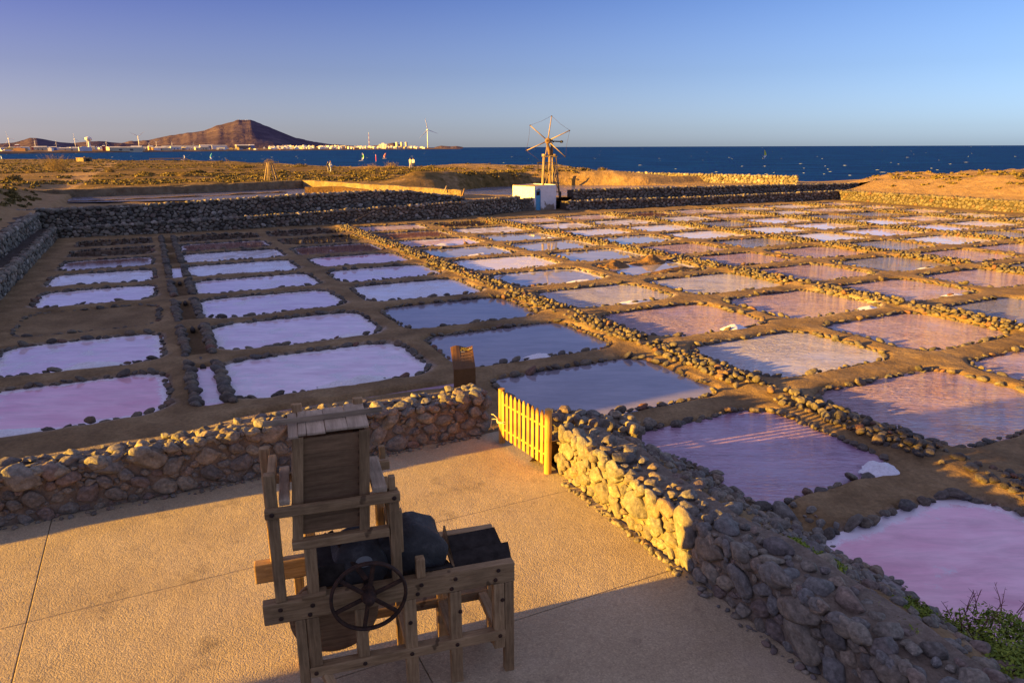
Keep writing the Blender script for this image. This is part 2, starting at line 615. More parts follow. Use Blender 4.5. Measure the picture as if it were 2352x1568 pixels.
def box(name, b, mat, parent=None, bev=0.008, jit=0.0):
    """A beveled block with its own origin at its centre; b = (x0,x1,y0,y1,z0,z1)."""
    cx, cy, cz = (b[0] + b[1]) / 2, (b[2] + b[3]) / 2, (b[4] + b[5]) / 2
    bm = bmesh.new()
    bm_box(bm, b[0] - cx, b[1] - cx, b[2] - cy, b[3] - cy, b[4] - cz, b[5] - cz, bev, jit)
    o = bm_obj(name, bm, mat, parent)
    o.location = (cx, cy, cz)
    return o


def bar(name, a, b, w, h, mat, parent=None, bev=0.006, roll=0.0):
    """A rectangular bar from a to b (grain along local z)."""
    a, b = Vector(a), Vector(b)
    L = (b - a).length
    bm = bmesh.new()
    bm_box(bm, -w / 2, w / 2, -h / 2, h / 2, -L / 2, L / 2, bev)
    o = bm_obj(name, bm, mat, parent)
    q = (b - a).to_track_quat('Z', 'Y')
    o.rotation_mode = 'QUATERNION'
    o.rotation_quaternion = q @ Matrix.Rotation(roll, 3, 'Z').to_quaternion()
    o.location = (a + b) / 2
    return o


def tube_mesh(pts, rad, seg=8, cap=True):
    V, F = [], []
    n = len(pts)
    rad = rad if hasattr(rad, '__len__') else [rad] * n
    pts = [Vector(p) for p in pts]
    for i, p in enumerate(pts):
        d = (pts[min(i + 1, n - 1)] - pts[max(i - 1, 0)]).normalized()
        s = d.orthogonal().normalized() if i == 0 else (s - d * s.dot(d)).normalized()
        tt = d.cross(s)
        for k in range(seg):
            a = 2 * math.pi * k / seg
            V.append(p + (s * math.cos(a) + tt * math.sin(a)) * rad[i])
    for i in range(n - 1):
        for k in range(seg):
            F.append((i * seg + k, i * seg + (k + 1) % seg, (i + 1) * seg + (k + 1) % seg, (i + 1) * seg + k))
    if cap:
        F.append(tuple(range(seg))[::-1])
        F.append(tuple((n - 1) * seg + k for k in range(seg)))
    return V, F


def tube(name, pts, rad, mat, parent=None, seg=8):
    V, F = tube_mesh(pts, rad, seg)
    return mesh_obj(name, V, F, mat, parent, True)


def lathe(name, prof, mat, parent=None, seg=24, axis='z', smooth_=False):
    """prof: list of (radius, height); capped by radius 0 ends."""
    V, F = [], []
    for r, h in prof:
        for k in range(seg):
            a = 2 * math.pi * k / seg
            p = (r * math.cos(a), r * math.sin(a), h)
            V.append(p if axis == 'z' else (p[0], p[2], p[1]))
    for i in range(len(prof) - 1):
        for k in range(seg):
            F.append((i * seg + k, i * seg + (k + 1) % seg, (i + 1) * seg + (k + 1) % seg, (i + 1) * seg + k))
    F.append(tuple(range(seg)))
    F.append(tuple((len(prof) - 1) * seg + k for k in range(seg)))
    return mesh_obj(name, V, F, mat, parent, smooth_)


# ---------------------------------------------------------------- stones
def stone_arrays(sub, seed, rough, flat=0.0):
    bm = bmesh.new()
    bmesh.ops.create_icosphere(bm, subdivisions=sub, radius=1.0)
    off = Vector((seed * 7.3, seed * 3.1, seed * 1.7))
    cuts = []
    rr = random.Random(seed)
    for _ in range(int(flat)):
        d = Vector((rr.uniform(-1, 1), rr.uniform(-1, 1), rr.uniform(-1, 1))).normalized()
        cuts.append((d, rr.uniform(0.52, 0.80) if flat > 6 else rr.uniform(0.62, 0.85)))
    for v in bm.verts:
        d = v.co.normalized()
        k = 1 + rough * mnoise.noise(d * 0.9 + off) + rough * 0.5 * mnoise.noise(d * 2.1 + off)
        p = d * k
        for n, h in cuts:
            e = p.dot(n) - h
            if e > 0:
                p -= n * e * 0.85
        v.co = p
    bmesh.ops.triangulate(bm, faces=bm.faces)
    V = np.array([v.co[:] for v in bm.verts])
    F = np.array([[v.index for v in f.verts] for f in bm.faces])
    bm.free()
    V /= np.abs(V).max(0)
    return V, F


STONE_ANG = [stone_arrays(3, i + 31, 0.34, 7 + i % 4) for i in range(12)]
STONE_HI = [stone_arrays(3, i + 1, 0.30, 2 + i % 4) for i in range(12)]
STONE_ANG_LO = [stone_arrays(2, i + 31, 0.34, 7 + i % 4) for i in range(12)]
STONE_LO = [stone_arrays(2, i + 1, 0.30, 2 + i % 4) for i in range(12)]
STONE_MIN = [stone_arrays(1, i + 1, 0.30, 2) for i in range(6)]
_stone_mesh = {}


def stone_mesh(mat, i, hi):
    key = (mat, i, hi)
    if key not in _stone_mesh:
        V, F = (STONE_ANG if hi and mat == 'wall_stone' else STONE_HI if hi else STONE_LO)[i]
        o = fast_mesh('stone', V, F, M[mat])
        _stone_mesh[key] = o.data
        bpy.data.objects.remove(o)
    return _stone_mesh[key]


def basis(t, n, roll=0.0):
    """Columns: tangent, normal, up; rolled about the normal."""
    t = Vector(t).normalized()
    n = Vector(n)
    n = (n - t * n.dot(t)).normalized()
    up = t.cross(n)
    m = Matrix((t, n, up)).transposed()
    return m @ Matrix.Rotation(roll, 3, 'Y')


def place_stones(parent, items, mat, limit=300, part='stone', rest='further_stones', hi_dist=16.0, origin=None):
    """items: (world position, 3x3 basis, (a,b,c) half sizes). The largest in the picture become parts, the rest one joined part."""
    org = Vector(origin if origin is not None else parent.location)
    seen = []
    for it in items:
        if not in_view(it[0]):
            continue
        x, y, f = proj(it[0])
        seen.append((max(it[2]) / f, f, it))
    seen.sort(key=lambda s: -s[0])
    for s, f, (p, B, sz) in seen[:limit]:
        k = random.randrange(12)
        o = bpy.data.objects.new(part, stone_mesh(mat, k, f < hi_dist))
        o.parent = parent
        m = Matrix.Translation(Vector(p) - org) @ B.to_4x4() @ Matrix.Diagonal((*sz, 1))
        o.matrix_basis = m
        COL.objects.link(o)
    left = seen[limit:]
    if left:
        VV, FF, n = [], [], 0
        for s, f, (p, B, sz) in left:
            if f < 30:
                V, F = (STONE_ANG_LO if mat == 'wall_stone' else STONE_LO)[random.randrange(12)]
            else:
                V, F = STONE_MIN[random.randrange(6)]
            Bm = np.array(B) * np.array(sz)[None, :]
            VV.append(V @ Bm.T + np.array(Vector(p) - org))
            FF.append(F + n)
            n += len(V)
        o = fast_mesh(rest, np.vstack(VV), np.vstack(FF), M[mat], parent)
        o['kind'] = 'stuff'


def pack(w, h, radii, tries, gap=0.86, squash=0.8):
    """Dart throwing of ellipses on a w by h sheet, big ones first. Returns (x, y, r)."""
    out = []
    cell = 2 * radii[0]
    grid = {}
    for r, k in zip(radii, tries):
        X = rng.uniform(0, w, k).tolist()
        Y = rng.uniform(min(r * squash * .8, h / 2), max(h - r * squash * .15, h / 2 + .001), k).tolist()
        for x, y in zip(X, Y):
            cx, cy = int(x / cell), int(y / squash / cell)
            ok = True
            for i in (cx - 1, cx, cx + 1):
                for j in (cy - 1, cy, cy + 1):
                    for ax, ay, ar in grid.get((i, j), ()):
                        dx, dy, m = ax - x, (ay - y) / squash, (ar + r) * gap
                        if dx * dx + dy * dy < m * m:
                            ok = False
                            break
                    if not ok:
                        break
                if not ok:
                    break
            if ok:
                grid.setdefault((cx, cy), []).append((x, y, r))
                out.append((x, y, r))
    return out

# ---------------------------------------------------------------- layout of the salt pans
PATH_Z, WATER_Z = -0.17, -0.265
COLS = [(-2.15, 1.80), (3.57, 2.20), (9.05, 2.10)] + [(15.05 + 10.95 * (i // 2) + 5.42 * (i % 2), 2.08) for i in range(9)]
ROWV = [4.55 + 4.42 * k for k in range(11)]
BACK_V = 52.3
STONE_ROWS = [12.05, 23.2, 34.1, 45.05, 56.0]
KIND = {
    0: {3: 'pink', 4: 'lavender', 5: 'dry', 6: 'lavender', 7: 'white', 8: 'rust_brine', 9: 'brown', 10: 'brown'},
    1: {3: 'lavender', 4: 'lavender', 5: 'lavender', 6: 'lavender', 7: 'white', 8: 'white', 9: 'rust_brine', 10: 'brown'},
    2: {0: 'pink', 1: 'purple', 2: 'slate', 3: 'slate', 4: 'slate', 5: 'white', 6: 'lavender', 7: 'pink', 8: 'rust_brine', 9: 'brown', 10: 'brown'},
    3: {0: 'rblue', 1: 'rpink', 2: 'rwhite', 3: 'rpink', 4: 'rwhite', 5: 'mirror', 6: 'white', 7: 'mirror', 8: 'lavender', 9: 'rust_brine', 10: 'lavender'},
    4: {0: 'rpink', 1: 'rpink', 2: 'rpink', 3: 'rpink', 4: 'rwhite', 5: 'mirror', 6: 'mirror', 7: 'mirror', 8: 'mirror', 9: 'white', 10: 'brown'},
    5: {1: 'rblue', 2: 'rblue', 3: 'rpink', 4: 'rpink', 5: 'rpink', 6: 'rpink', 7: 'mirror', 8: 'white', 9: 'white', 10: 'lavender'},
    6: {2: 'rblue', 3: 'rpink', 4: 'rblue', 5: 'rpink', 6: 'rblue', 7: 'white', 8: 'white', 9: 'white', 10: 'lavender'},
    7: {3: 'rblue', 4: 'rpink', 5: 'rblue', 6: 'white', 7: 'white', 8: 'rblue', 9: 'white', 10: 'rust_brine'},
}
ADJ = dict(pink='smooth pink', lavender='pale lavender', white='white salt-crusted', slate='dark slate-blue', purple='purple shaded',
           rpink='wind-rippled pink', rwhite='wind-rippled pale', rblue='wind-rippled bluish', mirror='still mirror-like', rust_brine='reddish brown',
           brown='dark brown', dry='drained sandy brown')
PANS = []
for ci, (cu, hu) in enumerate(COLS):
    for ri, cv in enumerate(ROWV):
        if ci < 2 and ri < 3:
            continue
        if not any(in_view(P3(cu + a * hu, cv + b * 1.45, WATER_Z), 60) for a in (-1, 0, 1) for b in (-1, 0, 1)):
            continue
        if ci >= 8 and ri < 1:
            continue
        k = KIND.get(ci, {}).get(ri)
        if k is None:
            k = random.choice(['white', 'white', 'lavender', 'lavender', 'rblue']) if ri > 4 else random.choice(['rpink', 'rblue', 'rblue'])
        j = lambda s: random.uniform(-s, s)
        PANS.append(dict(c=ci, r=ri, u=cu + j(.05), v=cv + j(.05), hu=hu + .13 + j(.07), hv=1.66 + j(.06), rad=random.uniform(.55, .8), kind=k,
                         salt=random.random(), seed=random.random() * 90))
PANS_BY = {(p['c'], p['r']): p for p in PANS}


def pan_sd(p, U, V):
    """Signed distance to the rounded outline of a pan (negative inside), with a wavering edge."""
    dx = np.abs(U - p['u']) - (p['hu'] - p['rad'])
    dy = np.abs(V - p['v']) - (p['hv'] - p['rad'])
    d = np.hypot(np.maximum(dx, 0), np.maximum(dy, 0)) + np.minimum(np.maximum(dx, dy), 0) - p['rad']
    return d + 0.05 * vnoise(U * 1.7, V * 1.7, p['seed'])


CANAL_U = 0.72                               # the feeder ditch between the first two columns
CANAL_V = 15.0                               # the narrow channel behind the terrace wall


def ditch_mask(U, V):
    inside = np.abs(U - CANAL_U) < 0.3
    k = (V - 17.7 + 2.21) / 4.42
    fr = (k - np.floor(k)) * 4.42
    seg = smooth(.45, .75, fr) * (1 - smooth(3.65, 3.95, fr))
    m = (1 - smooth(.14, .34, np.abs(U - CANAL_U + .03 * vnoise(V, V * 0 + 3)))) * seg
    return m * (V > 15.6) * (V < 51)


def pan_ground_z(U, V):
    z = PATH_Z + .035 * fbm(U * .55, V * .55, 3, 5) + .012 * fbm(U * 3.1, V * 3.1, 2, 8)
    sd = np.full(U.shape, 9.0)
    dry = np.zeros(U.shape)
    salt = np.zeros(U.shape)
    for p in PANS:
        m = (np.abs(U - p['u']) < p['hu'] + .6) & (np.abs(V - p['v']) < p['hv'] + .6)
        if not m.any():
            continue
        d = pan_sd(p, U[m], V[m])
        sd[m] = np.minimum(sd[m], d)
        if p['kind'] == 'dry':
            dry[m] = np.where(d < .12, 1, dry[m])
        if p['kind'] in ('white', 'lavender', 'pink', 'mirror', 'rust_brine') or p['salt'] > .8:
            amt = .9 if p['kind'] in ('white', 'lavender', 'mirror') else .6
            far = np.clip((V[m] - p['v']) / p['hv'], -1, 1)
            front = smooth(-.45, -.85, far)
            edge = (1 - smooth(-.02, .20 + .16 * front, d)) * amt * (.40 + .5 * np.abs(vnoise(U[m] * .8, V[m] * .8, p['seed'])) + .45 * front * (vnoise(U[m] * .55, V[m] * .2, p['seed'] + 5) > -.1))
            salt[m] = np.maximum(salt[m], edge)
    t = smooth(-.06, .24, sd)
    zin = WATER_Z - .10
    zin = np.where(dry > 0, WATER_Z + .012 * fbm(U * 2, V * 2, 3, 4) + .035 * smooth(-.9, -.2, sd), zin)
    z = lerp(zin, z, t)
    # feeder ditch and channel behind the terrace wall
    dm = ditch_mask(U, V)
    z = lerp(z, np.full(U.shape, WATER_Z - .08), dm)
    cm = (1 - smooth(.06, .22, np.abs(V - CANAL_V + .05 * vnoise(U * .8, U * 0)))) * (U < 6.3) * (U > 1.0)
    z = lerp(z, np.full(U.shape, WATER_Z - .1), cm)
    # low ridges of packed earth under the stone rows
    for su in STONE_ROWS:
        rd = np.abs(U - su)
        z = z + .05 * (1 - smooth(.15, .5, rd)) * (sd > .1)
    # rubble bank that falls from the terrace wall to the nearest pans
    bank = lerp(.62, WATER_Z - .12, smooth(6.0, 8.55, U)) + .07 * fbm(U * 1.4, V * 1.4, 3, 21)
    bw = (1 - smooth(9.2, 10.3, V)) * (1 - smooth(8.1, 8.6, U))
    z = np.where(bw > 0, lerp(z, np.maximum(bank, z * 0 + WATER_Z - .2), bw), z)
    wet = (1 - smooth(.02, .16, sd)) * .9
    wet = np.maximum(wet, dm * .5)
    wet = np.where(dry > 0, wet * .15, wet)
    salt = np.where(dry > 0, salt * 0, salt)
    wet = np.where(salt > .5, wet * .3, wet)
    return z, wet, salt


def axis_steps(a, b, fn):
    out = [a]
    while out[-1] < b:
        out.append(out[-1] + fn(out[-1]))
    return np.array(out)


gu = axis_steps(-5.6, 64.2, lambda s: .10 if s < 24 else (.15 if s < 40 else .22))
gv = axis_steps(1.5, 56.6, lambda s: .10 if s < 24 else .14)
U, V = np.meshgrid(gu, gv, indexing='ij')
Z, wet, salt = pan_ground_z(U, V)
X, Y = U * CU - V * SU, U * SU + V * CU
nu, nv = U.shape
idx = np.arange(nu * nv).reshape(nu, nv)
q = np.stack([idx[:-1, :-1], idx[1:, :-1], idx[1:, 1:], idx[:-1, 1:]], -1).reshape(-1, 4)
# keep what the camera, or one a step aside, can see
cx, cy = X.ravel()[q].mean(1), Y.ravel()[q].mean(1)
uq, vq = U.ravel()[q].mean(1), V.ravel()[q].mean(1)
keep = (np.abs(cx) < 0.86 * cy + 5) & (cy > 3.5) & ~((uq < 5.85) & (vq < 9.3)) & ~((uq < 5.3) & (vq < 11.6)) & ~((vq > 53.2) & ((uq < 23) | (uq > 36)))
q = q[keep]
used = np.unique(q)
remap = np.full(nu * nv, -1)
remap[used] = np.arange(len(used))
g = fast_mesh('salt_works_ground', np.stack([X.ravel(), Y.ravel(), Z.ravel()], 1)[used], remap[q], M['earth'])
attr(g, 'wet', wet.ravel()[used])
attr(g, 'salt', salt.ravel()[used])
structure(g)


def ordinal(n):
    return ['first', 'second', 'third', 'fourth', 'fifth', 'sixth', 'seventh', 'eighth', 'ninth', 'tenth', 'eleventh', 'twelfth', 'thirteenth'][n]


def outline(p, grow=0.0, n=10):
    pts = []
    hu, hv, r = p['hu'] + grow, p['hv'] + grow, max(.04, p['rad'] + grow)
    for qd, (sx, sy) in enumerate(((1, 1), (-1, 1), (-1, -1), (1, -1))):
        for k in range(n + 1):
            a = math.pi / 2 * (qd + k / n)
            pts.append((p['u'] + sx * (hu - r) + r * math.cos(a), p['v'] + sy * (hv - r) + r * math.sin(a)))
    return pts


first_row = {}
for p in PANS:
    first_row.setdefault(p['c'], p['r'])
    first_row[p['c']] = min(first_row[p['c']], p['r'])
for p in PANS:
    nth = ordinal(p['r'] - first_row[p['c']])
    a, b = xy(p['u'], p['v'])
    root = thing('salt_pan', f"{ADJ[p['kind']]} salt pan, {nth} nearest of the {ordinal(p['c'])} column from the left", 'salt pan',
                 (a, b, 0), GRID, 'salt pans')
    p['root'] = root
    if p['kind'] != 'dry':
        rings, edges = [], []
        for gr_, ev in ((.16, 1.0), (-.04, .95), (-.24, .5), (-.62, .0)):
            rg = [(x - p['u'], y - p['v'], WATER_Z) for x, y in outline(p, gr_)]
            rings += rg
            edges += [ev] * len(rg)
        n_ = len(rg)
        F = [(k * n_ + i, k * n_ + (i + 1) % n_, (k + 1) * n_ + (i + 1) % n_, (k + 1) * n_ + i) for k in range(3) for i in range(n_)]
        F.append(tuple(3 * n_ + i for i in range(n_)))
        bo = mesh_obj('brine', rings, F, M[p['kind']], root)
        attr(bo, 'edge', edges)
    # cobbles round the rim
    pts = outline(p, .07, 6)
    pts.append(pts[0])
    items, s, nxt = [], 0.0, random.uniform(0, .2)
    for (x0, y0), (x1, y1) in zip(pts[:-1], pts[1:]):
        L = math.hypot(x1 - x0, y1 - y0)
        if L < 1e-6:
            continue
        while nxt < s + L:
            f = (nxt - s) / L
            u, v = x0 + (x1 - x0) * f, y0 + (y1 - y0) * f
            size = random.choice((.05, .058, .066, .074, .082, .092, .112)) * random.uniform(.88, 1.12)
            # the right-hand row of cobbles stands higher, as the larger ones of the row
            tx, ty = (x1 - x0) / L, (y1 - y0) / L
            off = random.uniform(-.04, .07)
            pos = P3(u - ty * -off, v - tx * off, 0)
            pos.z = WATER_Z + .022 + random.uniform(-.03, .05) + .03 * (size > .095)
            tw = xy(tx, ty)
            B = basis((tw[0], tw[1], random.uniform(-.2, .2)), (-tw[1], tw[0], random.uniform(-.2, .2)), random.uniform(-.5, .5))
            if random.random() > .06 and p['kind'] != 'x':
                items.append((pos, B, (size * random.uniform(1.05, 1.75), size * random.uniform(.8, 1.15), size * random.uniform(.5, .85))))
            nxt += size * random.uniform(1.9, 2.9)
        s += L
    inv = Matrix.Rotation(-GRID, 3, 'Z')
    items = [(root.location + inv @ (Vector(pp) - root.location), inv @ B, sz) for pp, B, sz in items if in_view(pp)]
    for pp, B, sz in items:
        wp = root.location + Matrix.Rotation(GRID, 3, 'Z') @ (pp - root.location)
        o = bpy.data.objects.new('stone', stone_mesh('rim_stone', random.randrange(12), proj(wp)[2] < 18))
        o.parent = root
        o.matrix_basis = Matrix.Translation(pp - root.location) @ B.to_4x4() @ Matrix.Diagonal((*sz, 1))
        COL.objects.link(o)

# ---------------------------------------------------------------- stone rows between every second column
for i, su in enumerate(STONE_ROWS):
    root = thing('stone_row', f"long double row of dark cobbles dividing the pans, {ordinal(i)} such row from the left", 'stone row', P3(su, 26, PATH_Z), 0, 'cobble rows between the pans')
    items = []
    for line, off in enumerate((-.33, -.15, .04, .19, .34)):
        v = 2.0
        while v < 50.6:
            k = (v - 17.7 + 2.21) / 4.42
            fr = (k - math.floor(k)) * 4.42
            size = random.choice((.055, .066, .078, .09, .112)) * random.uniform(.9, 1.1)
            gapzone = fr < .55 or fr > 3.95
            if not (gapzone and random.random() < .72) and not (line == 2 and random.random() < .22):
                z = PATH_Z + .03 + (.07 if 0 < line < 4 else .02) + random.uniform(-.04, .06)
                pos = P3(su + off + random.uniform(-.08, .08), v, z)
                B = basis((random.uniform(-1, 1), random.uniform(-1, 1), random.uniform(-.25, .25)), (random.uniform(-.4, .4), random.uniform(-.4, .4), 1), 0)
                B = B @ Matrix.Rotation(R(90), 3, 'X')
                items.append((pos, B, (size * random.uniform(1.0, 1.3), size * random.uniform(.8, 1.05), size * random.uniform(.65, .9))))
            v += size * random.uniform(1.7, 2.3)
    place_stones(root, items, 'rim_stone', 300)

# feeder ditch between the first two columns: its lining stones, culvert pipes and the puddle in the nearest stretch
root = thing('feeder_ditch', 'narrow cobble-lined feeder ditch between the first two columns of pans', 'ditch', P3(CANAL_U, 30, PATH_Z))
items = []
for side in (-1, 1):
    v = 15.7
    while v < 51:
        k = (v - 17.7 + 2.21) / 4.42
        fr = (k - math.floor(k)) * 4.42
        size = random.uniform(.10, .16)
        if .4 < fr < 4.0:
            pos = P3(CANAL_U + side * (.33 + random.uniform(-.04, .05)), v, PATH_Z + .02 + random.uniform(-.03, .05))
            B = basis((SU + random.uniform(-.5, .5), CU, random.uniform(-.3, .3)), (random.uniform(-.4, .4), .1, 1), 0)
            items.append((pos, B, (size * .95, size * .75, size * 1.35)))
        v += size * random.uniform(1.3, 1.7)
place_stones(root, items, 'rim_stone', 300)
for n, (v0, v1) in enumerate(((16.0, 19.4), (33.8, 36.9))):
    w = .26
    vs = [P3(CANAL_U - w, v0, WATER_Z + .02), P3(CANAL_U + w, v0, WATER_Z + .02), P3(CANAL_U + w, v1, WATER_Z + .02), P3(CANAL_U - w, v1, WATER_Z + .02)]
    mesh_obj('puddle', [p_ - root.location for p_ in vs], [(0, 1, 2, 3)], M['lavender'], root)
for k in range(4, 8):
    vv = 17.7 + 4.42 * (k - 3) - 2.21 - .75
    a, b = P3(CANAL_U, vv, PATH_Z - .08) - root.location, P3(CANAL_U, vv + .9, PATH_Z - .06) - root.location
    tube('culvert_pipe', [a, b], .075, M['pole'], root, 12)
pts = [(1.2, CANAL_V - .2), (6.2, CANAL_V - .2), (6.2, CANAL_V + .2), (1.2, CANAL_V + .2)]
ch = mesh_obj('channel_water', [P3(a, b, WATER_Z + .01) for a, b in pts], [(0, 1, 2, 3)], M['purple'])
structure(ch)

# ---------------------------------------------------------------- terrace
ter = mesh_obj('terrace', [P3(a, b, -.03) for a, b in ((-13, -5), (5.65, -5), (5.65, 11.6), (-13, 11.6))], [(0, 1, 2, 3)], M['earth'])
structure(ter)
us = [-13, -9.43, -5.63, -1.83, 1.97, 5.56]
vs_ = [-3.6, -1.1, 1.35, 3.82, 6.27, 8.75, 11.45]
for a, b in zip(us[:-1], us[1:]):
    for c, d in zip(vs_[:-1], vs_[1:]):
        if not any(in_view(P3(x, y, 0), 300) for x in (a, b) for y in (c, d)):
            continue
        cu_, cv_ = (a + b) / 2, (c + d) / 2
        bm = bmesh.new()
        bm_box(bm, -(b - a) / 2 + .005, (b - a) / 2 - .005, -(d - c) / 2 + .005, (d - c) / 2 - .005, -.08, 0, .008)
        o = bm_obj('slab', bm, M['aggregate'], ter)
        px_, py_ = xy(cu_, cv_)
        o.location = (px_, py_, random.uniform(-.002, .002))
        o.rotation_euler = (0, 0, GRID)

# ---------------------------------------------------------------- dry-stone walls
def wall_frame(a, b):
    """Wall foot from a to b in (u, v); returns length, tangent and the normal on its right-hand side, in the world."""
    A, B = P3(*a, 0), P3(*b, 0)
    t_ = (B - A).normalized()
    return A, (B - A).length, t_, Vector((t_.y, -t_.x, 0))


def core(name, A, L, t_, n_, z0f, z1f, depth, mat, parent, inset=.035, n=24):
    """Earth and mortar body behind the face stones: face set back by inset, depth deep (away from the face normal)."""
    V, F = [], []
    org = parent.location
    for i in range(n + 1):
        s = L * i / n
        p = A + t_ * s
        w = .03 * math.sin(i * 1.7)
        for off, z in ((-inset, z0f(s)), (-inset - .03, z1f(s) - .03 + w), (-depth, z1f(s) - .03 - w), (-depth, z0f(s))):
            V.append(Vector((p.x, p.y, z)) + n_ * off - Vector((org.x, org.y, org.z)))
    for i in range(n):
        for k in range(4):
            F.append((i * 4 + k, (i + 1) * 4 + k, (i + 1) * 4 + (k + 1) % 4, i * 4 + (k + 1) % 4))
    F.append((0, 1, 2, 3))
    F.append(tuple(n * 4 + k for k in (3, 2, 1, 0)))
    return mesh_obj(name, V, F, mat, parent)


def stone_wall(name, label, a, b, z0f, z1f, depth, radii, tries, mat, cat='wall', group=None, top=None, limit=300, squash=.8, bulge=1.0,
               core_depth=None, core_mat='mortar', lean=0.0, top_gap=.95):
    A, L, t_, n_ = wall_frame(a, b)
    root = thing(name, label, cat, A + t_ * L / 2 + Vector((0, 0, z0f(L / 2))), 0, group)
    core('earth_core', A, L, t_, n_, z0f, z1f, core_depth or depth, M[core_mat], root)
    hmax = max(z1f(s) - z0f(s) for s in np.linspace(0, L, 9))
    items = []
    for x, y, r in pack(L, hmax, radii, tries, .84, squash):
        h = z1f(x) - z0f(x)
        if y > h - r * .05:
            continue
        p = A + t_ * x + n_ * (random.uniform(-.06, -.01) - lean * y)
        p.z = z0f(x) + y
        B = basis(t_, n_ + Vector((0, 0, random.uniform(-.15, .25))), random.uniform(-.6, .6))
        items.append((p, B, (r * random.uniform(.98, 1.18), r * random.uniform(.42, .72) * bulge, r * squash * random.uniform(.92, 1.1))))
    tr = top or (radii, [max(40, k // 3) for k in tries])
    if depth > 0:
        for x, y, r in pack(L, depth, tr[0], tr[1], top_gap, 1.0):
            p = A + t_ * x - n_ * y
            p.z = z1f(x) + random.uniform(-.05, .035)
            B = basis((random.uniform(-1, 1), random.uniform(-1, 1), random.uniform(-.15, .15)), (random.uniform(-.3, .3), random.uniform(-.3, .3), 1), 0) @ Matrix.Rotation(R(90), 3, 'X')
            # local z lies flat, local y is up
            B = basis((math.cos(random.uniform(0, 6.28)), math.sin(random.uniform(0, 6.28)), 0), (random.uniform(-.3, .3), random.uniform(-.3, .3), 1), 0)
            items.append((p, B, (r * random.uniform(1.0, 1.25), r * random.uniform(.5, .8), r * random.uniform(.8, 1.05))))
    x = random.uniform(0, .1)               # the edge course that closes the top of the face
    while x < L:
        r = random.choice(radii[-5:-1]) * random.uniform(.9, 1.15)
        p = A + t_ * x - n_ * (random.uniform(.0, .05) + lean * (z1f(x) - z0f(x)))
        p.z = z1f(x) - random.uniform(.0, .07)
        items.append((p, basis(t_, n_ + Vector((0, 0, random.uniform(.1, .7))), random.uniform(-.4, .4)), (r * random.uniform(1.0, 1.3), r * random.uniform(.7, .9), r * random.uniform(.7, .9))))
        x += r * random.uniform(1.5, 2.0)
    place_stones(root, items, mat, limit)
    return root


big = ([.25, .2, .16, .13, .105, .082, .062, .045], [12, 40, 160, 500, 1100, 2200, 3600, 4500])
topset = ([.16, .125, .1, .08, .062, .048], [25, 90, 240, 500, 1000, 1500])
lw = stone_wall('terrace_wall', 'low rounded-stone wall in shade along the far side of the terrace, left of the gate', (-9.5, 11.4), (5.15, 11.4),
                lambda s: -.02, lambda s: .80 + .05 * math.sin(s * 1.3), .62, *big, 'wall_stone', top=topset, limit=420, core_depth=.72)
rw = stone_wall('terrace_wall', 'sunlit rubble wall running from the gate down the right side of the terrace', (5.5, 9.3), (5.5, -.5),
                lambda s: -.02, lambda s: .74 + .05 * math.sin(s * 1.7), .55, *big, 'wall_stone', top=topset, limit=420, core_depth=.75)
for wall, along in ((lw, lambda s: (s, 11.36 - abs(random.gauss(0, .05)))), (rw, lambda s: (5.46 - abs(random.gauss(0, .05)), s))):
    items = []
    for k in range(170):
        s_ = random.uniform(-6, 5) if wall is lw else random.uniform(1.5, 9.2)
        r = random.choice((.016, .02, .026, .034, .05))
        a = random.uniform(0, 6.28)
        items.append((P3(*along(s_), r * .35), basis((math.cos(a), math.sin(a), 0), (random.uniform(-.2, .2), random.uniform(-.2, .2), 1), 0), (r * 1.2, r * .65, r * .9)))
    place_stones(wall, items, 'wall_stone', 0, rest='foot_pebbles')
# stones on the end of the left wall, at the gate, and of the right wall
for wall, uu, vv0, vv1, sgn, ax in ((lw, 5.18, 11.45, 12.05, 1, 'u'), (rw, 9.36, 5.5, 6.15, 1, 'v')):
    items = []
    for x, y, r in pack(.62, .78, [.17, .13, .1, .07, .05], [20, 60, 120, 200, 300], .84, .85):
        if ax == 'u':
            p = P3(uu - .03, vv0 + x, y)
            n_ = Vector((CU, SU, 0))
        else:
            p = P3(vv0 + x, uu - .03, y)
            n_ = Vector((-SU, CU, 0))
        t_ = Vector((-n_.y, n_.x, 0))
        items.append((p, basis(t_, n_, random.uniform(-.5, .5)), (r * 1.08, r * .65, r * .85)))
    place_stones(wall, items, 'wall_stone', 60, rest='end_stones')

# rubble bank behind the right wall
root = thing('rubble_bank', 'bank of loose rubble sloping from the right wall down to the nearest pans', 'rubble bank', P3(7.2, 7, 0))
items = []
for x, y, r in pack(2.5, 11.5, [.2, .15, .115, .09, .068, .05, .038], [8, 30, 130, 450, 1300, 2800, 4200], .98, 1.0):
    u, v = 6.15 + x, -.5 + y
    z = float(pan_ground_z(np.array([[u]]), np.array([[v]]))[0][0, 0])
    if u > 8.5 or z < WATER_Z - .05:
        continue
    p = P3(u, v, z + r * .18)
    an = random.uniform(0, 6.28)
    B = basis((math.cos(an), math.sin(an), random.uniform(-.3, .1)), (random.uniform(-.3, .3) + .25, random.uniform(-.3, .3), 1), 0)
    items.append((p, B, (r * random.uniform(1.0, 1.3), r * random.uniform(.5, .8), r * random.uniform(.75, 1.0))))
place_stones(root, items, 'wall_stone', 300)
# the low end of the bank towards the boardwalk
sp = stone_wall('stone_spur', 'short heap-like stone spur behind the gate-side end of the right wall', (6.2, 10.7), (7.7, 10.0),
                lambda s: -.3, lambda s: .42 - .16 * s, .5, [.15, .12, .09, .065], [60, 160, 400, 600], 'wall_stone', limit=200)

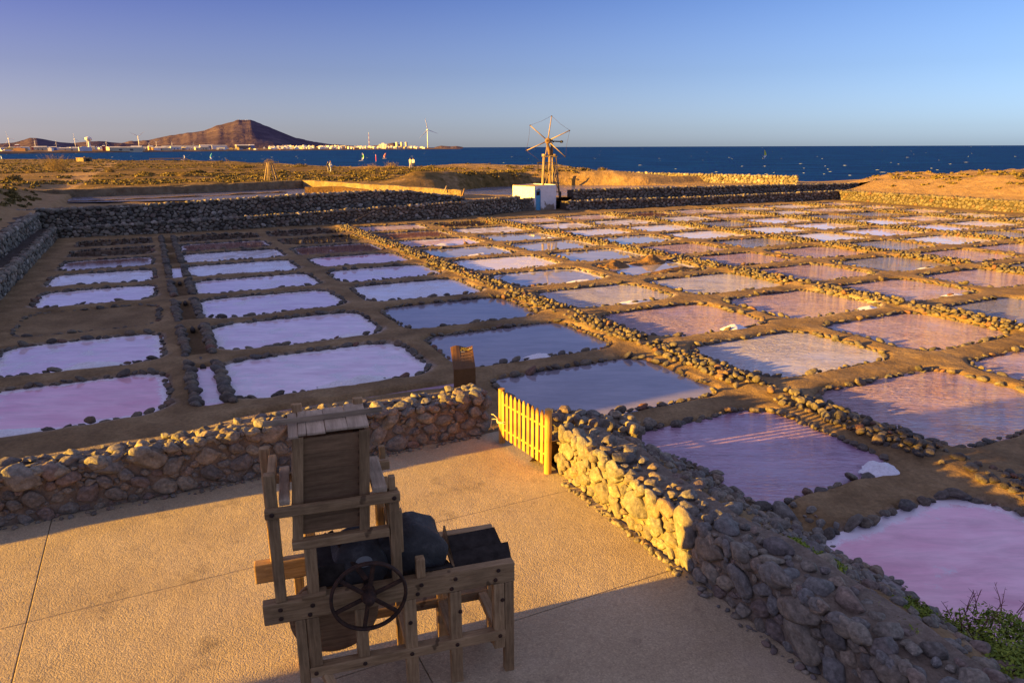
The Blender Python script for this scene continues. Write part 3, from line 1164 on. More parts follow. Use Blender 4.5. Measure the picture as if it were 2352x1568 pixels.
# retaining walls round the salt works
mid = ([.17, .14, .115, .095, .075], [400, 1200, 3000, 5000, 6000])
prof = lambda pts: (lambda s: float(np.interp(s, [p[0] for p in pts], [p[1] for p in pts])))
lowtop = prof([(0, .42), (26.5, 1.02), (33, 1.15)])
stone_wall('retaining_wall', 'lower shaded cobble retaining wall behind the left columns of pans', (-5.4, BACK_V), (22.3, BACK_V + .6),
           lambda s: -.25, prof([(0, .42), (17, .76), (27, 1.04)]), .35, *mid, 'back_stone', group='retaining walls', core_depth=1.4, bulge=.8, core_mat='dark_earth')
stone_wall('retaining_wall', 'upper taller shaded cobble retaining wall at the back left', (-9.5, BACK_V + 1.2), (22.7, BACK_V + 1.5),
           prof([(0, .35), (16, .55), (26, .85), (32, 1.0)]), prof([(0, 1.5), (8, 1.55), (20, 1.95), (24.5, 2.03), (27.5, 1.94), (30.4, 1.55), (32.2, 1.30)]), .4,
           [.18, .15, .12, .1, .08], [500, 1500, 4000, 6000, 8000], 'back_stone', group='retaining walls', core_depth=1.5, bulge=.8, core_mat='dark_earth')
stone_wall('retaining_wall', 'shaded cobble wall stub between the pans and the left of the white hut', (22.4, BACK_V + .75), (28.4, 55.2),
           lambda s: -.2, prof([(0, 1.05), (6.5, 1.12)]), .5, [.16, .13, .1, .08], [60, 200, 600, 900], 'back_stone', group='retaining walls', core_depth=1.0, bulge=.8, core_mat='dark_earth')
stone_wall('retaining_wall', 'lower shaded cobble wall to the right of the white hut', (32.6, 54.4), (66.5, BACK_V - .2),
           lambda s: -.25, prof([(0, .62), (12, .58), (34, .70)]), .35, [.18, .15, .125, .1], [300, 900, 2400, 3000], 'back_stone', group='retaining walls', core_depth=1.5, bulge=.8, core_mat='dark_earth')
stone_wall('retaining_wall', 'upper shaded cobble wall to the right of the windmill', (34.0, 55.6), (68.5, BACK_V + 1.4),
           prof([(0, .5), (34, .55)]), prof([(0, 1.48), (18, 1.42), (34, 1.28)]), .4, [.19, .16, .13, .105], [300, 900, 2400, 3000], 'back_stone',
           group='retaining walls', core_depth=1.4, bulge=.8, core_mat='dark_earth')
stone_wall('retaining_wall', 'lower cobble wall along the left edge of the pans', (-5.35, 26), (-5.35, BACK_V),
           lambda s: -.25, prof([(0, .5), (26, .5)]), .3, *mid, 'back_stone', group='retaining walls', core_depth=1.0, bulge=.8, core_mat='dark_earth')
stone_wall('retaining_wall', 'upper cobble wall along the left edge of the pans', (-6.25, 36), (-6.25, BACK_V + 1.2),
           lambda s: .2, prof([(0, 1.25), (17, 1.34)]), .4, [.17, .14, .115, .09], [300, 900, 2200, 3000], 'back_stone', group='retaining walls', core_depth=2.6, bulge=.8, core_mat='dark_earth')
stone_wall('retaining_wall', 'golden sunlit cobble wall at the far right end of the pans', (63.9, 52.6), (63.9, 24),
           lambda s: -.25, prof([(0, .70), (12, .76), (27, .66)]), .5, [.2, .17, .14, .11, .085], [300, 1000, 2600, 4500, 6000], 'rim_stone', group='retaining walls', core_depth=1.5, bulge=.8, core_mat='dark_earth')
stone_wall('boundary_wall', 'far sunlit boulder wall in front of the open sea', (58.5, 86.5), (73.5, 66.5),
           lambda s: .2, prof([(0, 1.75), (12, 1.6), (25, 1.5)]), .6, [.26, .21, .17, .14], [150, 500, 1300, 2000], 'back_stone', core_depth=1.2, bulge=.8)

# ---------------------------------------------------------------- land round the salt works
SHORE = [(-400, 300), (-260, 285), (-157, 255), (-129.5, 251), (-63.5, 187), (-34, 156), (-17.5, 140), (-7, 140), (9.3, 125), (14.5, 108), (25, 101), (35, 97), (42, 100),
         (60, 112), (78, 118), (110, 110), (150, 80), (170, 20), (170, -40)]
_sa = np.array([math.atan2(x, y) for x, y in SHORE])
_sr = np.array([math.hypot(x, y) for x, y in SHORE])


def land_z(U, V):
    X, Y = U * CU - V * SU, U * SU + V * CU
    r = np.hypot(X, Y)
    th = np.arctan2(X, Y)
    z = 1.55 + .28 * fbm(U * .035, V * .035, 3, 31) + .16 * fbm(U * .16, V * .16, 3, 33) + .05 * fbm(U * .8, V * .8, 2, 35)
    scrub = smooth(70, 84, V) * (1 - smooth(30, 60, U)) + .25
    # dunes along the shore, in front of the sea
    z = z + .55 * smooth(30, 50, U) * smooth(86, 100, V) * (0.6 + .5 * fbm(U * .09, V * .09, 2, 41))
    # between the back retaining wall and the reservoirs
    zl = np.interp(U, [-30, -9, 14, 18, 22.7, 25, 31, 33, 52, 70], [1.5, 1.48, 1.95, 1.85, 1.2, .85, .45, 1.3, 1.3, 1.2])
    near = 1 - smooth(53.8, 58, V)
    floor_a = np.where(U < 23, .90, np.where(U < 32, .7, .55))
    z = np.where(V < 76, lerp(floor_a + .06 * fbm(U * .5, V * .5, 2, 44), zl, near), z)
    z = lerp(z, 1.55 + .28 * fbm(U * .035, V * .035, 3, 31) + .16 * fbm(U * .16, V * .16, 3, 33), smooth(75.2, 77.5, V) * (V < 79))
    # reservoir basins
    da = np.maximum(np.maximum(-8.6 - U, U - np.interp(V, [62, 80], [25.2, 15.2])), np.maximum(70 - V, V - np.interp(U, [-9, 15], [75.6, 80.6])))
    z = lerp(z, np.full_like(z, .55), 1 - smooth(-.3, .3, da))
    eb = np.hypot((U - 43) / 15.5, (V - 71.5) / 11.5) + .09 * fbm(U * .16, V * .16, 3, 51)
    z = lerp(np.full_like(z, -.1), z, smooth(.86, 1.06, eb))
    z = z + .9 * np.exp(-((eb - 1.22) / .16) ** 2) * smooth(75, 82, V)
    # sandy dunes beyond the right-hand end of the pans
    dn = smooth(64.3, 75, U) * (1 - smooth(53, 62, V))
    z = np.where(U > 64.2, lerp(np.maximum(.66, 0 * z), 2.2 + .45 * fbm(U * .12, V * .12, 3, 61), dn) * (1 - smooth(55, 66, V)) + z * smooth(55, 66, V), z)
    z = z + (.22 * fbm(U * .45, V * .45, 3, 63) + .10 * np.abs(fbm(U * 1.3, V * 1.3, 2, 65))) * dn
    # hill on the left, which keeps the left half of the pans in shade
    hl = smooth(-6.9, -11.5, U) * smooth(13.4, 14.6, V)
    hz = lerp(3.4, 2.1, smooth(56, 74, V)) + .22 * fbm(U * .2, V * .2, 3, 71) * smooth(54, 60, V)
    hz = lerp(hz, 1.7, smooth(74, 110, V))
    z = np.where(U < -6.2, lerp(np.where(V < 53, 1.27, np.maximum(z, 1.3)), hz, hl), z)
    z = np.where((V < 13.4) & (U < -4), -.05, z)
    scrub = np.where(U < -6.2, .9 * hl, scrub)
    scrub = np.where(dn > .05, .2, scrub)
    # the shore
    R_ = np.interp(th, _sa, _sr) + 5 * fbm(U * .05, V * .05, 2, 81)
    z = lerp(z, np.full_like(z, -6.5), smooth(0, 16, r - R_))
    scrub = scrub * (1 - smooth(-8, 2, r - R_))
    return z, scrub


lu = np.concatenate([np.arange(-190, -40, 5.0), np.arange(-40, -14, 1.0), np.arange(-14, 80, .45), np.arange(80, 190, 1.6)])
lv = np.concatenate([np.arange(10, 53, 1.0), np.arange(53, 96, .45), np.arange(96, 170, .9), np.arange(170, 420, 3.5)])
U, V = np.meshgrid(lu, lv, indexing='ij')
Z, scr = land_z(U, V)
X, Y = U * CU - V * SU, U * SU + V * CU
LAND_GRID = (lu, lv, Z)
nu, nv = U.shape
idx = np.arange(nu * nv).reshape(nu, nv)
q = np.stack([idx[:-1, :-1], idx[1:, :-1], idx[1:, 1:], idx[:-1, 1:]], -1).reshape(-1, 4)
uq, vq, zq = U.ravel()[q].mean(1), V.ravel()[q].mean(1), Z.ravel()[q].max(1)
hole = ((uq > -6.4) & (uq < 64.3) & (vq < 53.7)) | ((uq > 24) & (uq < 69.5) & (vq < np.interp(uq, [33, 69], [56.3, 54.4])) & (vq > 52.6))
q = q[~hole & (zq > -6.4)]
used = np.unique(q)
remap = np.full(nu * nv, -1)
remap[used] = np.arange(len(used))
g = fast_mesh('coastal_land', np.stack([X.ravel(), Y.ravel(), Z.ravel()], 1)[used], remap[q], M['dune'])
attr(g, 'scrub', scr.ravel()[used])
structure(g)

# reservoir water
def sheet(name, pts, z, mat):
    return structure(mesh_obj(name, [P3(a, b, z) for a, b in pts], [tuple(range(len(pts)))], M[mat]))


sheet('reservoir_water', [(-9.5, 69.2), (25.5, 62), (25.5, 66), (15.6, 81.5), (-9.5, 76.2)], 1.0, 'pool')
sheet('lagoon_water', [(27, 60), (60, 60), (60, 84), (27, 84)], .42, 'pool')


def plain_wall(name, label, pts, z0, z1s, th, mat, cat='wall'):
    """A mortared wall along a polyline in (u, v) with an uneven crest."""
    root_loc = P3(*pts[0], z0)
    V_, F = [], []
    dense = []
    for (a, za), (b, zb) in zip(zip(pts[:-1], z1s[:-1]), zip(pts[1:], z1s[1:])):
        n = max(2, int(math.hypot(b[0] - a[0], b[1] - a[1]) / .7))
        for i in range(n):
            dense.append((lerp(a[0], b[0], i / n), lerp(a[1], b[1], i / n), lerp(za, zb, i / n)))
    dense.append((*pts[-1], z1s[-1]))
    for i, (u, v, zt) in enumerate(dense):
        p, q_ = dense[max(i - 1, 0)], dense[min(i + 1, len(dense) - 1)]
        d = Vector((q_[0] - p[0], q_[1] - p[1])).normalized()
        nx, ny = -d.y * th / 2, d.x * th / 2
        zz_ = zt + random.uniform(-.06, .05)
        for s, z in ((1, z0), (1, zz_), (-1, zz_), (-1, z0)):
            V_.append(P3(u + s * nx + random.uniform(-.03, .03), v + s * ny + random.uniform(-.03, .03), z) - root_loc)
    for i in range(len(dense) - 1):
        for k in range(4):
            F.append((i * 4 + k, (i + 1) * 4 + k, (i + 1) * 4 + (k + 1) % 4, i * 4 + (k + 1) % 4))
    F.append((0, 1, 2, 3))
    F.append(tuple((len(dense) - 1) * 4 + k for k in (3, 2, 1, 0)))
    o = mesh_obj(name, V_, F, M[mat])
    o.location = root_loc
    return tag(o, label, cat)


plain_wall('reservoir_wall', 'long dark plastered wall on the far side of the narrow reservoir', [(-9, 75.9), (3, 77.0), (15.0, 80.8)], .4, [1.7, 1.72, 1.8], .5, 'plaster')
plain_wall('reservoir_wall', 'golden sunlit plastered wall slanting along the right end of the narrow reservoir', [(15.2, 80.6), (19.9, 71.2), (25.8, 61.8)], .4, [1.85, 1.7, 1.42], .5, 'plaster')
plain_wall('broken_wall', 'low crumbling dark wall on the near side of the narrow reservoir', [(-9, 69.6), (-4, 69.4), (3, 70.9), (12, 73.6)], .4, [1.07, 1.05, 1.08, 1.10], .45, 'mud')
plain_wall('broken_wall', 'higher blocky dark wall remnant before the sunlit reservoir wall', [(13.5, 71.5), (16, 70.6), (19, 69.0)], .4, [1.55, 1.62, 1.35], .6, 'mud')

# the open sea
sea = structure(mesh_obj('sea', [(-60000, 60, -4), (60000, 60, -4), (60000, 70000, -4), (-60000, 70000, -4)], [(0, 1, 2, 3)], M['sea']))

# ---------------------------------------------------------------- the building behind the terrace (its shadow falls across the foreground)
def LN(l, n, z):
    c, s = math.cos(SUN_TRAVEL), math.sin(SUN_TRAVEL)
    return Vector((l * c - n * s, l * s + n * c, z))


bd = bpy.data.objects.new('building', None)
link(bd)
structure(bd)
bd.location = LN(-22, -8, 0)
for nm, (l0, l1, n0, n1, z0, z1) in (('wall', (-30, -12, -24, 6.62, 0, 6.2)), ('unseen_shade_slab', (-13.3, -12.4, 6.63, 10.5, 3.74, 6.1))):  # second block: out-of-view slab added only to shade the near right pans
    vs = [LN(l, n, z) - bd.location for l in (l0, l1) for n in (n0, n1) for z in (z0, z1)]
    mesh_obj(nm, vs, [(0, 1, 3, 2), (4, 6, 7, 5), (0, 4, 5, 1), (2, 3, 7, 6), (0, 2, 6, 4), (1, 5, 7, 3)], M['whitewash'], bd)

# ---------------------------------------------------------------- salt mill in the foreground
MILL_ROT = R(17)
mill = thing('salt_mill', 'tall weathered timber salt crusher with hopper and rusty handwheel on the terrace', 'salt crusher', (0.02, 6.22, 0), MILL_ROT)
WX, WY, WZ = M['wood_x'], M['wood_y'], M['wood_z']
D = .70                                       # depth between near and far frames
bolts = []
for far in (0, 1):
    y0 = far * D
    sx = -.10 if far else 0.0
    bx_ = box('top_beam', (-2.36 + sx, 0 + (0 if not far else -.02), y0, y0 + .105, 1.045, 1.255), WX, mill, .014)
    box('lower_rail', (-2.0, -.1, y0 - .012, y0 + .085, .41, .515), WX, mill, .01)
    for x0, x1, z0, z1 in ((-2.10, -2.005, 0, 1.043), (-1.995, -1.885, .517, 1.043), (-1.56, -1.45, .517, 1.043), (-1.105, -.985, 0, 1.043),
                           (-.66, -.545, 0, 1.043), (-.215, -.105, .3, 1.043), (-.10, -.005, 0, 1.043)):
        if far and x0 in (-.215, -1.995):
            continue
        box('leg', (x0, x1, y0 + .002, y0 + .098, z0, z1), WZ, mill, .009, .003)
    # posts of the hopper frame
    for x0, x1, zt in ((-2.245, -2.15, 2.50), (-1.195, -1.10, 2.20)):
        xs = -.06 if far else 0
        o = box('post', (x0 + xs, x1 + xs, y0 + .004, y0 + .094, 1.257, zt - (.04 if far else 0)), WZ, mill, .016, .003)
    box('tenon', (-1.185, -1.125, y0 + .02, y0 + .08, 2.2, 2.335), WZ, mill, .01)
    box('frame_beam', (-2.26, -1.095, y0 - .052, y0 + .003, 2.115, 2.205), WX, mill, .012)
    box('hopper_bearer', (-2.06, -1.2, y0 + .0, y0 + .09, 1.75, 1.835), WX, mill, .012)
    box('post', (-1.965, -1.86, y0 + .0, y0 + .09, 1.257, 1.748), WZ, mill, .01)
    if not far:
        bolts += [(-2.21, y0 - .004, 1.19), (-2.21, y0 - .004, 1.10), (-1.93, y0 - .004, 1.18), (-1.96, y0 - .004, 1.09), (-.93, y0 - .004, 1.19),
                  (-.97, y0 - .004, 1.1), (-.6, y0 - .004, 1.19), (-.64, y0 - .004, 1.09), (-.17, y0 - .004, 1.2), (-.2, y0 - .004, 1.1),
                  (-1.95, y0 - .016, .46), (-1.5, y0 - .016, .46), (-1.05, y0 - .016, .46), (-.6, y0 - .016, .46), (-.16, y0 - .016, .46),
                  (-2.2, y0 - .056, 2.16), (-1.15, y0 - .056, 2.16), (-1.05, y0 - .002, .80), (-.56, y0 - .002, .82), (-.13, y0 - .002, .86)]
for p in bolts:
    o = lathe('bolt', [(.021, 0), (.021, .006), (.014, .012)], M['rust'], mill, 10, 'y')
    o.scale = (1, -1, 1)
    o.location = p
# stub and side blocks
box('stub_post', (-.97, -.885, .004, .095, 1.257, 1.455), WZ, mill, .012)
box('packing_block', (-2.02, -1.80, -.03, .075, 1.257, 1.305), WX, mill, .02, .008)
# cross pieces
for x in (-1.05, -.61, -.16):
    box('cross_rail', (x - .045, x + .045, .09, D, .42, .505), WY, mill, .008)
box('cross_rail', (-2.08, -1.99, .1, D, .43, .51), WY, mill, .008)
bar('brace', (-1.86, .02, .40), (-1.68, -.34, .02), .085, .07, WZ, mill)
bar('brace', (-.16, .12, .30), (-.16, .60, .06), .08, .06, WZ, mill)
# arm rails from front to back
box('arm_rail', (-2.225, -2.15, .096, D - .002, 2.31, 2.405), WY, mill, .014)
box('arm_board', (-2.135, -2.045, -.005, D + .02, 2.207, 2.262), M['pale_wood_y'], mill, .01)
box('arm_board', (-1.335, -1.205, -.005, D - .02, 2.207, 2.268), M['pale_wood_y'], mill, .012)
box('side_plank', (-1.115, -1.075, .03, .10, 1.55, 1.98), WZ, mill, .008)
for z in (1.62, 1.88):
    box('side_rail', (-1.18, -1.12, .098, D, z, z + .07), WY, mill, .008)
bar('diagonal_strut', (-1.16, .12, 1.60), (-1.16, .62, 2.05), .06, .07, WZ, mill)

# hopper: boarded front and back, two tapered sides, loose lid planks
hop = bpy.data.objects.new('hopper', None)
link(hop, mill)


def quad_board(name, c, th, mat, parent):
    """A board from four corners (counter-clockwise seen from its face) with thickness."""
    c = [Vector(p) for p in c]
    n = (c[1] - c[0]).cross(c[3] - c[0]).normalized() * th
    V_ = c + [p - n for p in c]
    cen = sum(V_, Vector()) / 8
    F = [(0, 1, 2, 3), (7, 6, 5, 4), (0, 4, 5, 1), (1, 5, 6, 2), (2, 6, 7, 3), (3, 7, 4, 0)]
    o = mesh_obj(name, [p - cen for p in V_], F, mat, parent)
    o.location = cen
    return o


def front_pt(fx, fz, y):
    """Tapered front: fx 0..1 across, fz 0..1 up."""
    xl, xr = lerp(-2.055, -1.975, fz), lerp(-1.375, -1.325, fz)
    return (lerp(xl, xr, fx), y, lerp(1.815, 2.80, fz))


for y, sgn in ((.075, 1), (.60, -1)):
    nb_ = 6
    for i in range(nb_):
        f0, f1 = i / nb_ + .0012, (i + 1) / nb_ - .0012
        if sgn < 0 and i == 99:
            continue
        c = [front_pt(.03, f0 * .93 + .05, y), front_pt(.97, f0 * .93 + .05, y), front_pt(.97, f1 * .93 + .05, y), front_pt(.03, f1 * .93 + .05, y)]
        quad_board('board', c, .022, M['panel_wood'], hop)
    for fx in (0.0, .865):
        c = [front_pt(fx, 0, y - .034 * sgn), front_pt(fx + .135, 0, y - .034 * sgn), front_pt(fx + .135, 1.0, y - .034 * sgn), front_pt(fx, 1.0, y - .034 * sgn)]
        if sgn < 0:
            c = [(p[0], p[1], p[2] + .02) for p in c]
        quad_board('corner_batten', c, .032 * sgn, WZ, hop)
for side, x0, x1 in ((-1, -2.052, -1.99), (1, -1.372, -1.335)):
    for i in range(4):
        z0, z1 = 1.83 + i * .155, 1.83 + (i + 1) * .155 - .006
        if side > 0 and i > 2:
            z1 = 2.75
        xa, xb = lerp(x0, x1, (z0 - 1.82) / .98), lerp(x0, x1, (z1 - 1.82) / .98)
        yb = .045
        c = [(xa, .60, z0), (xa, yb + .04, z0), (xb, yb + .04, z1), (xb, .60, z1)]
        if side > 0:
            c = [c[1], c[0], c[3], c[2]]
        quad_board('side_board', c, .02, M['panel_wood'] if side > 0 else WY, hop)
xs = [-2.02, -1.915, -1.86, -1.71, -1.69, -1.50, -1.335]
for i, (a, b, dz, ye) in enumerate(((-2.015, -1.932, -.012, .03), (-1.928, -1.86, .0, .05), (-1.857, -1.702, .0, .05), (-1.698, -1.512, .006, .06), (-1.508, -1.325, .012, .05))):
    o = box('lid_plank', (a, b, ye + random.uniform(-.01, .01), .62 + random.uniform(-.02, .03), 2.812 + dz, 2.834 + dz), M['pale_wood_y'], hop, .005)
    o.rotation_euler = (random.uniform(-.01, .02), random.uniform(-.01, .01), random.uniform(-.02, .02))
o = bar('loose_batten', (-2.22, .30, 2.862), (-1.17, .34, 2.872), .022, .05, M['pale_wood_z'], hop, .004)
for fx in (.0, .86):
    p = front_pt(fx, 1, .60)
    box('post_head', (p[0] + .002, p[0] + .093, .606, .66, 2.74, 2.905), WZ, hop, .01)

# handwheel
wheel = bpy.data.objects.new('handwheel', None)
link(wheel, mill)
wheel.location = (-1.435, -.15, 1.27)
Vv, Ff = [], []
SEG, RS = 48, 10
for i in range(SEG):
    a = 2 * math.pi * i / SEG
    for k in range(RS):
        b = 2 * math.pi * k / RS
        rr = .335 + .017 * math.cos(b)
        Vv.append((rr * math.cos(a), .026 * math.sin(b), rr * math.sin(a)))
for i in range(SEG):
    for k in range(RS):
        Ff.append((i * RS + k, ((i + 1) % SEG) * RS + k, ((i + 1) % SEG) * RS + (k + 1) % RS, i * RS + (k + 1) % RS))
mesh_obj('rim', Vv, Ff, M['rust'], wheel, True)
for k in range(6):
    a = R(20 + 60 * k)
    o = bar('spoke', (.05 * math.cos(a), .0, .05 * math.sin(a)), (.322 * math.cos(a), .0, .322 * math.sin(a)), .024, .040, M['rust'], wheel, .01)
lathe('hub', [(.062, .10), (.066, .04), (.070, 0), (.066, -.03), (.05, -.07), (.032, -.11)], M['rust'], wheel, 20, 'y', True)
ax_ = lathe('axle', [(.03, 0), (.03, .98)], M['rust'], mill, 14, 'y', True)
ax_.location = (-1.435, -.12, 1.27)

# stone rollers, wooden disc, gear and iron trough


def rough_drum(name, cx, cz, r, y0, y1, mat, parent, rough_=.06, flat=0.0):
    V_, F = [], []
    ns, nl = 36, 8
    for j in range(nl + 1):
        y = lerp(y0, y1, j / nl)
        edge = 1 - .10 * (abs(j / nl * 2 - 1) ** 6)
        for i in range(ns):
            a = 2 * math.pi * i / ns
            n_ = mnoise.noise(Vector((math.cos(a) * 1.7 + cx * 9, y * 3, math.sin(a) * 1.7)))
            rr = r * edge * (1 + rough_ * n_)
            x, z = rr * math.cos(a), rr * math.sin(a)
            V_.append((x, y - (y0 + y1) / 2, z))
    for j in range(nl):
        for i in range(ns):
            F.append((j * ns + i, j * ns + (i + 1) % ns, (j + 1) * ns + (i + 1) % ns, (j + 1) * ns + i))
    F.append(tuple(range(ns))[::-1])
    F.append(tuple(nl * ns + i for i in range(ns)))
    o = mesh_obj(name, V_, F, mat, parent, True)
    o.location = (cx, (y0 + y1) / 2, cz)
    return o


rough_drum('stone_roller', -.98, 1.32, .36, .20, .56, M['basalt'], mill, .26)
rough_drum('stone_roller', -1.48, 1.36, .27, .13, .58, M['basalt'], mill, .05)
pt = lathe('roller_patch', [(.001, 0), (.075, 0), (.078, .004), (.001, .005)], plain('grey_patch', (.22, .23, .22)), mill, 18, 'y')
pt.scale = (1, -1, .75)
pt.location = (-1.44, .127, 1.46)
rough_drum('wooden_disc', -1.74, .86, .42, .26, .31, M['panel_wood'], mill, .008)
box('mill_box', (-1.86, -1.62, .12, .64, 1.26, 1.48), M['sheet'], mill, .01)
bar('iron_arm', (-1.72, .42, 1.66), (-1.44, -.02, 1.36), .05, .02, M['rust'], mill, .004)
gear = lathe('gear', [(.075, 0), (.085, .01), (.085, .05), (.075, .06)], M['rust'], mill, 18, 'y')
gear.location = (-1.72, .62, 1.42)
for k in range(9):
    a = 2 * math.pi * k / 9
    o = box('tooth', (-.014, .014, -.03, .03, -.012, .02), M['rust'], gear, .003)
    o.location = (.088 * math.cos(a), .03, .088 * math.sin(a))
    o.rotation_euler = (0, -a + math.pi / 2, 0)
quad_board('divider_board', [(-.60, .12, 1.26), (-.60, .62, 1.26), (-.585, .62, 1.42), (-.585, .12, 1.14)], .02, WY, mill)
quad_board('trough_sheet', [(-.57, .13, 1.13), (.02, .13, 1.14), (.05, .40, 1.25), (-.57, .40, 1.23)], .015, M['sheet'], mill)
quad_board('trough_sheet', [(-.57, .41, 1.18), (.0, .41, 1.19), (-.03, .64, 1.30), (-.57, .64, 1.28)], .015, M['sheet'], mill)
quad_board('trough_sheet', [(-.98, .10, 1.28), (-.60, .10, 1.27), (-.60, .40, 1.16), (-.98, .40, 1.16)], .015, M['sheet'], mill)

# ---------------------------------------------------------------- gate
gate = thing('picket_gate', 'small yellow pine picket gate with pointed pales between two round posts', 'gate', P3(5.25, 10.9, 0), 0)
ga, gb = P3(5.24, 10.93, 0) - gate.location, P3(5.36, 9.44, 0) - gate.location
for p, h in ((ga, 1.03), (gb, 1.12)):
    V_, F = tube_mesh([p + Vector((0, 0, -.1)), p + Vector((0, 0, h - .01)), p + Vector((0, 0, h))], [.062, .06, .054], 18)
    mesh_obj('post', V_, F, M['gate_wood'], gate, False)
gd = (gb - ga).normalized()
gn = Vector((gd.y, -gd.x, 0))
if gn.x > 0:
    gn = -gn
L = (gb - ga).length
for i in range(10):
    s = .125 + (L - .24) * i / 9
    p = ga + gd * s + gn * .035
    w, th, zb, zt = .041, .02, .145, 1.02 + .06 * i / 9
    prof_ = [(-w, zb), (w, zb), (w, zt - .075), (w * .35, zt), (-w * .35, zt), (-w, zt - .075)]
    V_ = [gd * x + gn * th + Vector((0, 0, z)) for x, z in prof_] + [gd * x + Vector((0, 0, z)) for x, z in prof_]
    F = [tuple(range(6)), tuple(range(11, 5, -1))] + [(k, k + 6, (k + 1) % 6 + 6, (k + 1) % 6) for k in range(6)]
    o = mesh_obj('pale', V_, F, M['gate_wood'], gate)
    o.location = p
for z in (.30, .78):
    bar('rail', ga + gd * .09 + gn * .012 + Vector((0, 0, z)), gb - gd * .03 + gn * .012 + Vector((0, 0, z + .03)), .07, .035, M['gate_wood'], gate)
rp = []
for k in range(26):
    a = k / 25 * 4 * math.pi
    rp.append(ga + gd * (.07 + .135 * math.cos(a)) + gn * (.02 + .10 * math.sin(a)) + Vector((0, 0, .46 + .012 * math.sin(k * 1.9) - .002 * k)))
tube('rope_tie', rp, .009, M['rope'], gate, 6)
tube('rope_tie', [ga + gn * .08 + gd * .02 + Vector((0, 0, .47)), ga + gn * .14 - gd * .12 + Vector((0, 0, .44)), ga + gn * .16 - gd * .14 + Vector((0, 0, .3)), ga + gn * .14 - gd * .05 + Vector((0, 0, .26))], .008, M['rope'], gate, 6)
tube('rope_tie', [ga + gn * .08 + gd * .0 + Vector((0, 0, .47)), ga + gn * .12 - gd * .10 + Vector((0, 0, .53)), ga + gn * .13 - gd * .15 + Vector((0, 0, .52))], .008, M['rope'], gate, 6)

# boardwalk behind the gate
bw = thing('boardwalk', 'short grey plank boardwalk on the earth just behind the gate', 'boardwalk', P3(6.35, 11.05, -.12))
for i in range(9):
    u0 = 5.62 + i * .155
    a, b = P3(u0 + .07, 10.72, -.07) - bw.location, P3(u0 + .07 - .28, 11.42, -.07) - bw.location
    bar('plank', a, b, .138, .03, M['board_wood'], bw, .004, 0)
for s in (.15, .85):
    a, b = P3(5.6 - .28 * s, 10.72 + .7 * s, -.11) - bw.location, P3(7.0 - .28 * s, 10.72 + .7 * s, -.11) - bw.location
    bar('joist', a, b, .05, .05, M['board_wood'], bw, .004)

# ---------------------------------------------------------------- information board
sg = thing('information_board', 'bent brown metal information panel standing by the pans behind the wall', 'sign', (-1.06, 15.2, -.18), R(15))
Wd = .25
prof_s = [(-.0, 0.0), (.0, .62), (.30, 1.06)]         # (back offset y, height)
V_, F = [], []
nx = 8
for (y, z) in prof_s:
    for i in range(nx + 1):
        x = -Wd + 2 * Wd * i / nx
        zt = z + (.03 * math.sin(i / nx * 2 * math.pi) if z > 1 else 0)
        V_.append((x, y, zt))
n0 = len(V_)
V_ += [(x, y + .02, z - .012) for x, y, z in V_]
for r_ in range(2):
    for i in range(nx):
        a = r_ * (nx + 1) + i
        F.append((a, a + 1, a + nx + 2, a + nx + 1))
        F.append((n0 + a, n0 + a + nx + 1, n0 + a + nx + 2, n0 + a + 1))
ring = list(range(nx + 1)) + [2 * nx + 1, 3 * nx + 2] + list(range(3 * nx + 1, 2 * (nx + 1) - 1, -1)) + [nx + 1]
for a, b in zip(ring, ring[1:] + ring[:1]):
    F.append((a, n0 + a, n0 + b, b))
mesh_obj('panel', V_, F, M['signbrown'], sg)


def on_face(x, s, lift=.004):                # a point on the sloping face; s 0 at the bend, 1 at the top
    n_ = Vector((0, -.44, .30)).normalized()
    return Vector((x, .30 * s, .62 + .44 * s)) + n_ * lift


def print_bar(name, x0, x1, s0, s1, mat):
    mesh_obj(name, [on_face(x0, s0), on_face(x1, s0), on_face(x1, s1), on_face(x0, s1)], [(0, 1, 2, 3)], mat, sg)


for s0, s1, x0, x1 in ((.60, .70, -.19, .2), (.46, .56, -.19, .21), (.34, .42, -.19, .21), (.30, .335, -.19, -.08)):
    k = 3 if s1 - s0 > .06 else 1
    for j in range(k):
        a = lerp(s0, s1, j / k)
        print_bar('printed_line', x0, x1 - random.uniform(0, .05) * (j == k - 1), a, a + (s1 - s0) / k * .72, M['print_tan'])
print_bar('printed_line', -.19, .06, .745, .762, M['print_white'])
for txt, x, s, sz, mt in (('Salinas', -.02, .875, .050, 'print_yellow'), ('de Tenefé', -.05, .80, .050, 'print_yellow')):
    cu = bpy.data.curves.new('title_text', 'FONT')
    cu.body = txt
    cu.size = sz
    cu.extrude = .0005
    o = bpy.data.objects.new('title_text', cu)
    cu.materials.append(M[mt])
    link(o, sg)
    me = bpy.data.meshes.new_from_object(o)
    bpy.data.objects.remove(o)
    o = link(bpy.data.objects.new('title_text', me), sg)
    o.location = on_face(x, s, .005)
    o.rotation_euler = (math.atan2(.44, .30), 0, 0)
for x, s, r_, mt in ((.155, .83, .020, 'print_yellow'), (.175, .875, .014, 'print_white'), (.20, .85, .016, 'print_yellow'), (.225, .88, .012, 'print_white'), (-.10, .90, .010, 'print_white')):
    pts = [on_face(x + r_ * math.cos(k * .785), s + r_ * 1.6 * math.sin(k * .785), .005) for k in range(8)]
    mesh_obj('printed_emblem', pts, [tuple(range(8))], M[mt], sg)
for s in (.90, .86, .82):
    print_bar('printed_line', -.21, -.15, s, s + .016, M['print_yellow'])

